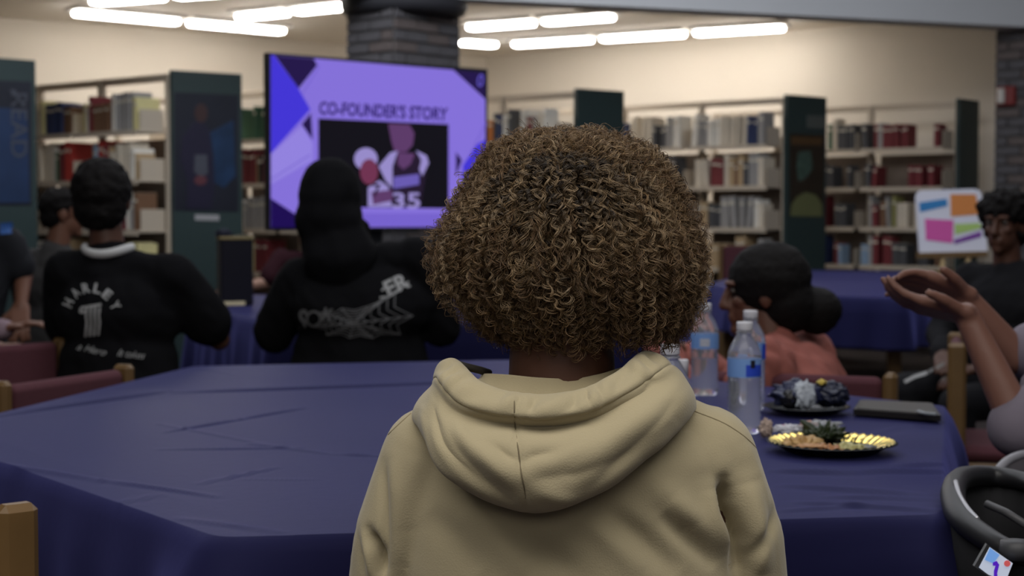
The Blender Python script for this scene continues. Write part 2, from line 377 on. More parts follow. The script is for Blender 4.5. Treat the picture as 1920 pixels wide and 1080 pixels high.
where = {'left': 'bookcase between posters', 'screen': 'bookcase behind screen', 'centre': 'bookcase beside screen', 'right': 'middle right bookcase', 'far': 'bookcase by brick wall'}
rown = ['top', 'second', 'third', 'fourth', 'fifth']
BOOKS = [b for b in BOOKS if not (b['case'] in ('screen', 'centre') and b['row'] > 3)]
BOOKS.sort(key=lambda b: (b['row'] > 3, b['case'] == 'far' and b['row'] > 2, b['case'] == 'centre' and b['row'] > 0, b['D']))
def book_mb(b, M, mb=None):
    mb = mb or MB(); w_, d_, h_ = b['s']
    mb.box((0, 0, h_/2), (w_, d_, h_), M, 0, bev=.003)
    mb.box((0, -.004, h_/2+.0005), (w_-.006, d_-.01, h_+.0006), M, 1)
    mb.box((0, d_/2, h_*.78), (w_*.9, .0012, h_*.08), M, 1)
    return mb
rest = MB(); nb = 0
for b in BOOKS:
    base = b['near']+Matrix.Rotation(b['rz'], 3, 'Z') @ Vector((b['x'], b['y'], 0))
    Rm = Matrix.Rotation(b['rz'], 4, 'Z') @ Matrix.Rotation(b['lean'], 4, 'Y')
    dz = abs(math.sin(b['lean']))*b['s'][0]/2
    if nb < 300:
        o = book_mb(b, Matrix()).build('book', [BM[b['c']], M_page]); o.location = (base.x, base.y, b['z']+.001+dz); o.rotation_euler = Rm.to_euler()
        idx = b['n']; thick = 'thick' if b['s'][0] > .04 else ('slim' if b['s'][0] < .028 else 'medium')
        tag(o, f"{thick} {b['c']} book, {ordn(idx)} from the right, {rown[b['row']]} shelf, {where[b['case']]}", 'book', f"books on the {rown[b['row']]} shelf of the {where[b['case']]}")
        nb += 1
    else:
        n0 = len(rest.m); book_mb(b, Matrix.Translation((base.x, base.y, b['z']+.001+dz)) @ Rm, rest)
        k = [c[0] for c in BOOKC].index(b['c'])+1
        for i in range(n0, len(rest.m)): rest.m[i] = k if rest.m[i] == 0 else 0
if rest.v: tag(rest.build('book', [M_page]+[BM[c[0]] for c in BOOKC]), 'further rows of books on the lower and dimmer library shelves', 'book', kind='stuff')
print('books', len(BOOKS))

# ---- posters on the end panels
def flat(name, pts, m, parent=None, th=.004, n=None):
    pts = [Vector(p) for p in pts]
    if n is None:
        n = (pts[1]-pts[0]).cross(pts[2]-pts[1]).normalized()
        if n.y > 0: n = -n
    return MB().prism(pts, -n*th).build(name, m, parent)
def panel_plane(p0, p1):
    a = P(*p0); b = P(*p1); d = (b-a); d.z = 0; n = Vector((d.y, -d.x, 0)).normalized()
    if n.y > 0: n = -n
    return a, n
def pix(name, pl, pts, m, off, parent=None, th=.002):
    a, n = pl; vs = [PP(x, y, a, n, off) for x, y in pts]; return flat(name, vs, m, parent, th, n)
def pell(cx, cy, rx, ry, n=20, rot=0): 
    c, s_ = math.cos(rot), math.sin(rot)
    return [(cx+rx*math.cos(2*math.pi*i/n)*c-ry*math.sin(2*math.pi*i/n)*s_, cy+rx*math.cos(2*math.pi*i/n)*s_+ry*math.sin(2*math.pi*i/n)*c) for i in range(n)]
def textmesh(s, size, bold=0.0, shear=0., ext=0.0):
    cu = bpy.data.curves.new('t', 'FONT'); cu.body = s; cu.size = size; cu.offset = bold; cu.shear = shear; cu.extrude = ext; cu.align_x = 'CENTER'; cu.align_y = 'CENTER'; cu.resolution_u = 3
    ob = bpy.data.objects.new('t', cu); COL.objects.link(ob); dg = bpy.context.evaluated_depsgraph_get()
    me = bpy.data.meshes.new_from_object(ob.evaluated_get(dg)); bpy.data.objects.remove(ob); bpy.data.curves.remove(cu); me.materials.clear(); return me
def pixtext(name, s, pl, c, wpx, hpx, m, off, parent=None, bold=.02, rot=0., shear=0.):
    """text filling a wpx x hpx pixel box centred on c in plane pl"""
    me = textmesh(s, 1, bold, shear); v = getv(me); mn = v.min(0); mx = v.max(0); a, n = pl
    u = (v[:, 0]-(mn[0]+mx[0])/2)/(mx[0]-mn[0])*wpx; w_ = -(v[:, 1]-(mn[1]+mx[1])/2)/(mx[1]-mn[1])*hpx
    cr, sr = math.cos(rot), math.sin(rot)
    out = np.array([PP(c[0]+x*cr-y*sr, c[1]+x*sr+y*cr, a, n, off) for x, y in zip(u, w_)]); setv(me, out)
    return link(name, me, m, parent)
M_pdk = mat('poster_dark', (.010, .012, .022), .5, var=.3, scale=5)
M_pbl = mat('poster_blue', (.012, .03, .085), .5, var=.3, scale=5)
M_pbl2 = mat('poster_bright_blue', (.008, .028, .075), .5, var=.6, scale=7)
M_psk = mat('poster_skin', (.045, .022, .022), .5)
M_pgr = mat('poster_grey', (.06, .065, .085), .5)
M_psuit = mat('poster_suit', (.012, .010, .03), .5)
pl = panel_plane((322, 131, 10.8), (453, 139.5, 11.12)); po = empty('poster', PP(385, 285, *pl, .004), 0, 'tall dark blue poster of a standing man on the second green panel', 'poster'); par = po
def keep(o, root):      # parent an object built in world space
    o.parent = root; o.matrix_parent_inverse = Matrix.Translation(-Vector(root.location)); return o
keep(pix('sheet', pl, [(327, 173), (447, 178), (447, 397), (327, 395)], M_pdk, .004), po)
keep(pix('glow_print', pl, [(390, 250), (438, 225), (442, 330), (420, 352), (398, 340)], M_pbl2, .006), po)
keep(pix('figure_print', pl, [(358, 235), (375, 225), (392, 240), (400, 290), (402, 350), (396, 392), (350, 392), (352, 340), (338, 300), (342, 258)], M_psuit, .008), po)
keep(pix('face_print', pl, pell(377, 212, 12, 18), M_psk, .009), po)
keep(pix('shirt_print', pl, [(366, 290), (388, 290), (390, 325), (378, 332), (364, 322)], M_pgr, .010), po)
keep(pix('hands_print', pl, pell(376, 338, 12, 9), mat('poster_hand', (.10, .03, .04), .5), .011), po)
o = pix('label_plate', pl, [(366, 402), (411, 403), (411, 414), (366, 413)], mat('plate_grey', (.33, .33, .34), .4, var=0), .006, th=.005); tag(o, 'small pale label plate on the green panel under the man poster', 'plate')
pl = panel_plane((-35, 107, 9.9), (66, 112, 10.15)); po = empty('poster', PP(20, 270, *pl, .004), 0, 'blue poster with tall sideways lettering on the leftmost green panel', 'poster')
keep(pix('sheet', pl, [(-30, 150), (59, 153), (59, 385), (-30, 385)], M_pdk, .004), po)
keep(pix('lower_print', pl, [(-30, 200), (52, 205), (56, 380), (-30, 380)], M_pbl, .006), po)
keep(pixtext('lettering', 'READ', pl, (36, 235), 120, 30, M_pgr, .009, bold=.0, rot=math.pi/2), po)
keep(pix('stripe_print', pl, [(18, 168), (28, 168), (50, 200), (42, 200)], M_pgr, .009), po)
pl = panel_plane((1476, 182, 12.95), (1550, 187, 13.3)); po = empty('poster', PP(1513, 330, *pl, .004), 0, 'dark brown poster with pale green arch on the narrow green panel', 'poster')
keep(pix('sheet', pl, [(1481, 250), (1546, 253), (1544, 407), (1481, 405)], mat('poster_brown', (.03, .022, .015), .5, var=.4, scale=8), .004), po)
keep(pix('arch_print', pl, [(1482, 405), (1484, 385), (1495, 368), (1512, 360), (1530, 366), (1541, 382), (1542, 406)], mat('poster_olive', (.15, .16, .07), .5), .006), po)
keep(pix('figure_print', pl, [(1497, 285), (1520, 283), (1524, 315), (1510, 335), (1498, 340), (1494, 315)], mat('poster_teal', (.06, .10, .08), .5, var=.6, scale=20), .006), po)
keep(pix('band_print', pl, [(1484, 256), (1542, 258), (1541, 272), (1484, 271)], mat('poster_rust', (.09, .05, .02), .5), .006), po)
o = pix('sign_plate', pl, [(1514, 216), (1547, 218), (1547, 242), (1514, 240)], mat('sign_grey', (.09, .10, .095), .5), .006, th=.006); tag(o, 'square grey sign plate high on the narrow green panel', 'sign')

# ================================================================ BIG SCREEN
tl = P(503, 97, 8.7); DR = 9.68; tr = P(914, 131, DR); bl_ = P(505, 432, 8.7)
bz = (bl_.z+P(914, 430, DR).z)/2; d = tr-tl; d.z = 0; nT = Vector((d.y, -d.x, 0)).normalized()
if nT.y > 0: nT = -nT
pT = (tl, nT)
zt = (tl.z+tr.z)/2
tv = empty('television', ((tl.x+tr.x)/2, (tl.y+tr.y)/2, 0), 0, 'large television on a stand showing a purple slide', 'television')
def tk(o): return keep(o, tv)
a = Vector((tl.x, tl.y, bz)); b = Vector((tr.x, tr.y, bz))
tk(MB().prism([a, b, b-nT*.05, a-nT*.05], (0, 0, zt-bz)).build('bezel', M_black))
def em(name, c, s_=1.): return mat('screen_'+name, (.004, .004, .004), .5, var=0, spec=.02, emit=srgb(*c), es=s_)
lav = em('lavender', (132, 112, 216)); dkp = em('dark_purple', (34, 20, 72)); blu = em('blue', (66, 52, 212)); deep = em('deep_violet', (28, 10, 80)); lav2 = em('pale_lavender', (146, 130, 222)); mid_ = em('mid_violet', (118, 98, 205))
inset = [(508, 103), (910, 136), (910, 425), (508, 427)]
tk(pix('screen', pT, inset, lav, .002))
def sp(name, pts, m, off): return tk(pix(name, pT, pts, m, off, th=.0005))
sp('slide_shape', [(508, 103), (514, 104), (559, 165), (582, 205), (508, 288)], blu, .004)
sp('slide_shape', [(515, 104), (588, 110), (595, 122), (560, 166)], dkp, .0045)
sp('slide_shape', [(566, 233), (583, 212), (586, 262)], dkp, .005)
sp('slide_shape', [(508, 290), (566, 236), (586, 268), (586, 300), (508, 345)], lav2, .004)
sp('slide_shape', [(508, 372), (570, 412), (580, 427), (508, 427)], deep, .004)
sp('slide_shape', [(850, 131), (910, 136), (910, 186)], dkp, .004)
sp('slide_shape', [(855, 285), (866, 300), (855, 330)], dkp, .005)
sp('slide_shape', [(895, 270), (910, 262), (910, 330), (880, 400), (868, 360), (868, 310)], blu, .004)
sp('slide_shape', [(600, 400), (845, 400), (868, 425), (700, 425)], mid_, .004)
for (x0, y0, x1, y1) in ((566, 175, 598, 122), (880, 290, 910, 230), (508, 335, 580, 290)):
    sp('slide_line', [(x0, y0), (x0+2.5, y0+1), (x1+2.5, y1+1), (x1, y1)], mid_, .006)
tk(pixtext('slide_title', "CO-FOUNDER'S STORY", pT, (719, 208), 242, 26, em('title', (52, 36, 112)), .007, bold=.034, rot=.05))
sp('slide_picture', [(597, 222), (841, 233), (841, 391), (597, 388)], em('picture_black', (16, 14, 22)), .006)
ps = em('picture_skin', (92, 58, 104)); pj = em('picture_jersey', (36, 24, 46)); pw = em('picture_white', (150, 138, 200)); pr = em('picture_red', (110, 50, 80)); pu = em('picture_purple', (104, 90, 176))
sp('picture_figure', [(728, 232), (768, 234), (777, 250), (774, 272), (762, 285), (740, 285), (734, 265)], ps, .0075)
sp('picture_figure', [(712, 305), (735, 285), (775, 288), (803, 302), (796, 340), (788, 389), (736, 389), (722, 345)], pj, .0075)
sp('picture_figure', [(710, 312), (732, 286), (746, 283), (736, 312), (736, 352), (724, 340)], pw, .0085)
sp('picture_figure', [(780, 282), (800, 292), (804, 306), (792, 330), (786, 318), (790, 300)], pw, .0085)
sp('picture_figure', [(746, 286), (778, 288), (770, 308), (756, 318), (746, 308)], ps, .009)
sp('picture_figure', [(738, 332), (786, 326), (786, 346), (738, 354)], pu, .009)
sp('picture_figure', pell(686, 298, 22, 21), pw, .0078)
sp('picture_figure', pell(692, 322, 17, 24), pr, .0085)
sp('picture_figure', [(690, 352), (712, 338), (728, 350), (735, 388), (690, 388)], pw, .0088)
sp('picture_figure', [(696, 360), (735, 356), (736, 376), (700, 384)], ps, .0095)
tk(pixtext('picture_number', '35', pT, (762, 376), 52, 30, pw, .0100, bold=.02))
tk(pixtext('picture_number', '7', pT, (706, 357), 16, 24, pj, .0105, bold=.02))
sp('slide_logo', pell(901, 151, 6, 12, 16, .15), em('logo', (96, 84, 190)), .007)
sp('slide_logo', pell(901, 151, 3, 8, 16, .15), dkp, .008)
cT = (a+b)/2; uT = (b-a).normalized()
st = MB()
Mx = Matrix(((uT.x, -nT.x, 0, cT.x), (uT.y, -nT.y, 0, cT.y), (0, 0, 1, 0), (0, 0, 0, 1)))
tk(MB().box((0, .10, .66), (.09, .06, 1.2), Mx, bev=.01).build('post', M_black))
tk(MB().box((0, .12, bz-.10), (.5, .3, .03), Mx, bev=.01).build('equipment_shelf', M_black))
tk(MB().box((0, .065, 1.25), (.6, .03, .35), Mx, bev=.01).build('wall_mount', M_black))
tk(MB().box((0, .12, .05), (.9, .36, .06), Mx, bev=.02).build('base', M_black))
for sx in (-.4, .4):
    for sy in (-.02, .26): tk(MB().ell(Mx @ Vector((sx, sy, .03)), (.03, .03, .03)).build('caster', M_black, smooth=True))

# ================================================================ TABLES
TZ = .74
def cloth(name, corners, label, group, creases=(), n_in=60, per=60, drop=.30, dropf=None, flare=.05, z=TZ):
    """draped tablecloth: polygon corners (world XY), top with crease relief and skirt"""
    C = [Vector((c[0], c[1])) for c in corners]; n = len(C); cen = sum(C, Vector((0, 0)))/n
    ring = []; corn = []
    for i in range(n):
        a, b, c = C[i-1], C[i], C[(i+1) % n]
        d0 = (a-b).normalized(); d1 = (c-b).normalized(); r_ = .03
        p0 = b+d0*r_; p1 = b+d1*r_
        for k in range(6): t_ = k/5; q_ = (1-t_)**2*p0+2*t_*(1-t_)*b+t_*t_*p1; ring.append(q_); corn.append(1)
        nxt = c+(b-c).normalized()*r_
        for k in range(1, per): t_ = k/per; ring.append(p1.lerp(nxt, t_)); dd = min((p1-p1.lerp(nxt, t_)).length, (nxt-p1.lerp(nxt, t_)).length); corn.append(max(0, 1-dd/.16)**2)
    m = len(ring); RG = np.array([(q_.x, q_.y) for q_ in ring]); cn = np.array(corn); ce = np.array([cen.x, cen.y])
    V = []; 
    for k in range(1, n_in+1): V.append(np.c_[ce+(RG-ce)*(k/n_in), np.full(m, z)])
    V = np.concatenate(V); X, Y = V[:, 0], V[:, 1]
    edge = np.repeat(np.arange(1, n_in+1)/n_in, m); fade = np.clip((1-edge)*12, 0.0, 1)
    dz = np.zeros(len(V))
    for (p, q_, wd, amp) in creases:
        dist, t_ = segd(X, Y, p, q_); env = np.sin(np.pi*np.clip(t_, .04, .96))**.35
        dz += amp*env*np.exp(-(dist/wd)**2)
        dist2, _ = segd(X, Y, (p[0]+wd*1.3, p[1]-wd*1.6), (q_[0]+wd*1.3, q_[1]-wd*1.6)); dz -= .3*amp*env*np.exp(-(dist2/wd/1.2)**2)
    lo = np.array([noise.noise(Vector((x*1.7, y*1.7, 3.1))) for x, y in zip(X, Y)])*.004
    V[:, 2] += dz+(lo+.002)*fade+.001
    rows = [V.reshape(n_in, m, 3)]
    nr = RG-np.roll(RG, 1, 0); nr2 = np.roll(RG, -1, 0)-RG; tn = nr+nr2; tn /= np.linalg.norm(tn, axis=1)[:, None]+1e-9
    out = np.c_[tn[:, 1], -tn[:, 0]]; sg = np.sign(((RG-ce)*out).sum(1).mean()); out *= sg
    per_s = np.cumsum(np.linalg.norm(nr, axis=1)); dr = np.array([dropf(x, y) if dropf else drop for x, y in RG])
    K = 16
    for k in range(1, K+1):
        t_ = k/K; wave = .018*np.sin(per_s*14+np.sin(per_s*5)*2)+.008*np.sin(per_s*37)
        off = .006+.012*min(1, t_*4)+(wave+.02)*t_*(1-.5*cn)+cn*flare*t_**.8
        zz = z+.001-dr*t_*(1-.0*cn)-.004*min(1, k)
        rows.append(np.dstack([(RG+out*off[:, None])[:, 0], (RG+out*off[:, None])[:, 1], zz]))
    A = np.concatenate([rows[0]]+[r_.reshape(1, m, 3) for r_ in rows[1:]]); nk = len(A)
    vs = np.vstack([[[ce[0], ce[1], z+.002]], A.reshape(-1, 3)])
    fs = [(0, 1+i, 1+(i+1) % m) for i in range(m)]
    for k in range(nk-1):
        for i in range(m): j = (i+1) % m; fs.append((1+k*m+i, 1+(k+1)*m+i, 1+(k+1)*m+j, 1+k*m+j))
    me = bpy.data.meshes.new(name); me.from_pydata(vs.tolist(), [], fs); me.update()
    o = link(name, me, M_cloth, None, True)
    sd = o.modifiers.new('thick', 'SOLIDIFY'); sd.thickness = .001; sd.offset = -1
    return tag(o, label, 'tablecloth', group)
def table(corners, label, legs=.12, z=TZ):
    C = [Vector((c[0], c[1], 0)) for c in corners]; cen = sum(C, Vector())/len(C)
    t = empty('library_table', cen, 0, label, 'table', 'library tables under blue cloths')
    C = [c-cen for c in C]; top = [c*.985+Vector((0, 0, z-.038)) for c in C]
    MB().prism(top, (0, 0, .034)).build('tabletop', M_wood, t)
    ap = MB()
    for i in range(len(C)):
        a = C[i]*.9; b = C[(i+1) % len(C)]*.9; d_ = (b-a).normalized(); nn = Vector((-d_.y, d_.x, 0))*.02
        ap.prism([a+Vector((0, 0, z-.12)), b+Vector((0, 0, z-.12)), b+nn+Vector((0, 0, z-.12)), a+nn+Vector((0, 0, z-.12))], (0, 0, .082))
    ap.build('apron', M_wood, t)
    for c in C:
        q_ = c*.88; MB().box((q_.x, q_.y, (z-.04)/2), (.07, .07, z-.04), bev=.008).build('leg', M_wood, t)
    return t
def zxy(px, py): v = PZ(px, py, TZ); return (v.x, v.y)
V1 = zxy(408, 1010); V2 = zxy(1768, 966); V3 = zxy(1772, 762); V5 = zxy(363, 687)
# V6 from the two left edges, V4 from the far edges
def inter(a, b, c, d_):
    a, b, c, d_ = [np.array(t_) for t_ in (a, b, c, d_)]; s_ = np.linalg.solve(np.array([b-a, -(d_-c)]).T, c-a); return tuple(a+(b-a)*s_[0])
V6 = inter(V1, zxy(0, 868), V5, zxy(0, 775)); V4 = inter(V5, zxy(820, 678), V3, zxy(1580, 741))
print('hex', V1, V2, V3, V4, V5, V6)
def cr(a, b, wd=.006, amp=.004): return (zxy(*a), zxy(*b), wd, amp)
creases = [cr((0, 783), (320, 737), .009, .006), cr((320, 740), (960, 716), .010, .006), cr((310, 815), (450, 790), .006, .004), cr((450, 790), (570, 767), .005, .004),
           cr((300, 800), (520, 840), .008, .003), cr((300, 846), (560, 842), .007, .003), cr((470, 835), (625, 855), .008, .004), cr((640, 855), (700, 858), .008, .004),
           cr((0, 872), (190, 905), .010, .005), cr((190, 905), (400, 935), .009, .005), cr((370, 912), (520, 880), .005, .004), cr((450, 903), (590, 903), .005, .002),
           cr((360, 690), (440, 705), .006, .003), cr((220, 945), (300, 932), .006, .003), cr((340, 975), (520, 1000), .01, .003),
           cr((1450, 888), (1600, 892), .012, .007), cr((1600, 890), (1770, 885), .010, .006), cr((1480, 915), (1720, 930), .014, .006), cr((1500, 945), (1765, 960), .010, .005), cr((1560, 935), (1760, 938), .010, .004),
           cr((1500, 775), (1760, 800), .02, .002), cr((1620, 820), (1700, 800), .01, .003), cr((1680, 878), (1768, 870), .008, .005), cr((1460, 960), (1640, 948), .008, .003)]
hexm = [V1, V2, V3, V4, V5, V6]
def dropm(x, y):
    d2 = math.hypot(x-V2[0], y-V2[1]); d1 = math.hypot(x-V1[0], y-V1[1])
    return .34-.15*math.exp(-(d2/.22)**2)-.10*math.exp(-(d1/.15)**2)
table(hexm, 'large hexagonal wooden table under the foreground blue cloth')
cloth('tablecloth', hexm, 'large foreground blue cloth creased over the hexagonal table', 'blue tablecloths', creases, n_in=190, per=90, dropf=dropm, flare=.075)
T2 = [zxy(518, 609), zxy(1250, 600), zxy(1310, 576), zxy(1190, 562), zxy(440, 552), zxy(364, 572)]
table(T2, 'wooden table under the blue cloth before the hooded person')
cr2 = [(zxy(600, 590), zxy(900, 585), .02, .006), (zxy(390, 560), zxy(500, 590), .02, .006), (zxy(840, 560), zxy(900, 600), .015, .006)]
cloth('tablecloth', T2, 'blue cloth on the middle table holding the tall black gift bag', 'blue tablecloths', cr2, n_in=50, per=50, drop=.32)
T3 = [zxy(1440, 553), zxy(1690, 560), zxy(1850, 540), zxy(1860, 511), zxy(1430, 506), zxy(1335, 531)]
table(T3, 'wooden table with visible oak legs at the far right')
cloth('tablecloth', T3, 'blue cloth on the far right table behind the coral hoodie', 'blue tablecloths', [(zxy(1500, 520), zxy(1700, 530), .03, .008)], n_in=40, per=40, drop=.26)

# ================================================================ CHAIRS
def chair_parts():
    root = empty('library_chair', (0, 0, 0), 0)
    for sx in (-1, 1):
        m = MB(); m.box((sx*.235, -.215, .385), (.035, .055, .77), bev=.010); m.build('back_post', M_wood, root)
        MB().box((sx*.225, .20, .21), (.045, .045, .42), bev=.006).build('leg', M_wood, root)
        MB().box((sx*.228, 0, .37), (.025, .40, .06), bev=.004).build('side_rail', M_wood, root)
        MB().box((sx*.228, 0, .16), (.02, .40, .03), bev=.004).build('stretcher', M_wood, root)
    MB().box((0, .20, .37), (.42, .025, .06), bev=.004).build('front_rail', M_wood, root)
    s_ = remesh(MB().box((0, 0, .425), (.45, .44, .055), bev=.02), 'seat', .008, 4); link('seat', s_, M_maroon, root, True)
    s_ = remesh(MB().box((0, -.215, .605), (.435, .038, .31), bev=.014), 'backrest', .007, 3); link('backrest', s_, M_maroon, root, True)
    return root
def copy_tree(o, parent=None):
    c = o.copy(); COL.objects.link(c); c.parent = parent
    for ch in list(o.children): copy_tree(ch, c)
    return c
chair0 = chair_parts(); used = [False]
def chair(post, face, label, side=1, scale=1.0):
    """place so that the back post on side `side` (+1 sitter's right... local +x) stands at XY `post`, facing vector `face`"""
    o = chair0 if not used[0] else copy_tree(chair0); used[0] = True
    f = Vector((face[0], face[1], 0)).normalized(); rz = math.atan2(f.y, f.x)-math.pi/2
    off = Matrix.Rotation(rz, 3, 'Z') @ Vector((side*.235, -.215, 0))*scale
    o.location = (post[0]-off.x, post[1]-off.y, 0); o.rotation_euler = (0, 0, rz); o.scale = (1, 1, scale) if scale != 1 else (1, 1, 1)
    return tag(o, label, 'chair', 'wooden library chairs with maroon pads')
def at(px, D): v = P(px, 500, D); return (v.x, v.y)
chair(at(230, 4.2), (.92, -.40), 'maroon padded oak chair against the left edge of the big table', side=-1)
chair(at(112, 5.12), (.78, -.62), 'maroon padded oak chair behind the first at far left, below pink sleeve', side=-1)
chair(at(24, 2.16), (.77, .64), 'oak chair with rounded post in the bottom left corner', side=1)
chair(at(1672, 3.97), (-.35, -.93), 'oak chair behind the person in coral hoodie', side=-1)
chair(at(1797, 4.9), (.96, -.26), 'oak chair seen from its side at right beyond the table corner', side=1)
chair(at(1476, 12.6), (-.1, -1), 'brown chair behind the far table beneath the grey volumes', side=-1, scale=1.22)
mc_ = chair(((.066+.235), 1.62), (0, 1), 'oak chair under the person in beige hoodie', side=1)

# ================================================================ PEOPLE
def hand(mb, wrist, d, up, s=1., curl=.5, thumb=1, side=None):
    """palm + five fingers. d = direction of fingers, up = back-of-hand normal"""
    d = Vector(d).normalized(); up = Vector(up); up = (up-d*up.dot(d)).normalized(); lat = d.cross(up)*thumb
    wrist = Vector(wrist)
    pc = wrist+d*.05*s
    for k in range(4):
        y = (-.030+.020*k)*s
        mb.cap(wrist+lat*y*.7, wrist+d*.085*s+lat*y, .015*s, .0125*s, 8)
    L = [.030, .036, .034, .026]; rr = .0095*s
    for k in range(4):                       # k=0 little .. 3 index? index nearest thumb (+lat)
        y = (-.030+.020*k)*s; p = wrist+d*.088*s+lat*y; a_ = d.copy(); fl = [1.2, .95, .75][:]; LL = [(.026, .022, .018), (.030, .025, .019), (.034, .028, .020), (.030, .024, .018)][k]
        dirv = (d+lat*(k-1.5)*.08).normalized()
        for j in range(3):
            ax = dirv.cross(up).normalized(); dirv = (Matrix.Rotation(-curl*(.5 if j == 0 else .9), 3, ax) @ dirv) if True else dirv
            q_ = p+dirv*LL[j]*s; mb.cap(p, q_, rr*(1-.08*j), rr*(.92-.08*j), 8); p = q_
    tb = wrist+d*.022*s+lat*.030*s; td = (d*.75+lat*.75-up*.25*curl).normalized(); q_ = tb+td*.040*s
    mb.cap(tb, q_, .0135*s, .0115*s, 8); td2 = (td*1.0+d*.5).normalized(); mb.cap(q_, q_+td2*.030*s, .0112*s, .009*s, 8)
def headmesh(mb, c, M, s=1.):
    c = Vector(c)
    T = lambda x, y, z: c+M @ (Vector((x, y, z))*s)
    mb.ell(c+M @ Vector((0, -.008, .022))*s, (.076*s, .092*s, .085*s), M)      # cranium
    mb.ell(c+M @ Vector((0, .022, -.045))*s, (.056*s, .066*s, .070*s), M)      # jaw / face
    mb.ell(c+M @ Vector((0, .072, -.095))*s, (.022*s, .018*s, .018*s), M)      # chin
    mb.cap(T(0, .090, .012), T(0, .104, -.030), .009*s, .014*s, 8)             # nose
    for sx in (-1, 1):
        mb.ell(T(sx*.013, .096, -.034), (.008*s, .008*s, .007*s), M, 8)
        mb.ell(T(sx*.034, .060, -.020), (.020*s, .022*s, .018*s), M, 10)       # cheek
        mb.cap(T(sx*.014, .090, .030), T(sx*.044, .078, .030), .008*s, .008*s, 8)   # brow
        mb.ell(T(sx*.076, -.004, -.010), (.010*s, .020*s, .032*s), M, 10)      # ear
    mb.cap(T(-.018, .086, -.058), T(.018, .086, -.058), .0075*s, .0075*s, 8)   # lips
    mb.cap(T(-.015, .084, -.069), T(.015, .084, -.069), .008*s, .008*s, 8)
M_eyew = mat('eye_white', (.09, .075, .065), .5, var=0); M_eyed = mat('eye_dark', (.01, .008, .006), .15, var=0); M_lip = mat('lips', (.10, .035, .03), .45, var=0)
def eyes(root, c, M, s=1.):
    c = Vector(c)
    for sx in (-1, 1):
        e = MB().ell(c+M @ (Vector((sx*.031, .077, .010))*s), (.012*s, .006*s, .0075*s), M, 12).build('eye', M_eyew, root, True)
        MB().ell(c+M @ (Vector((sx*.031, .0815, .010))*s), (.006*s, .003*s, .006*s), M, 10).build('iris', M_eyed, e, True)
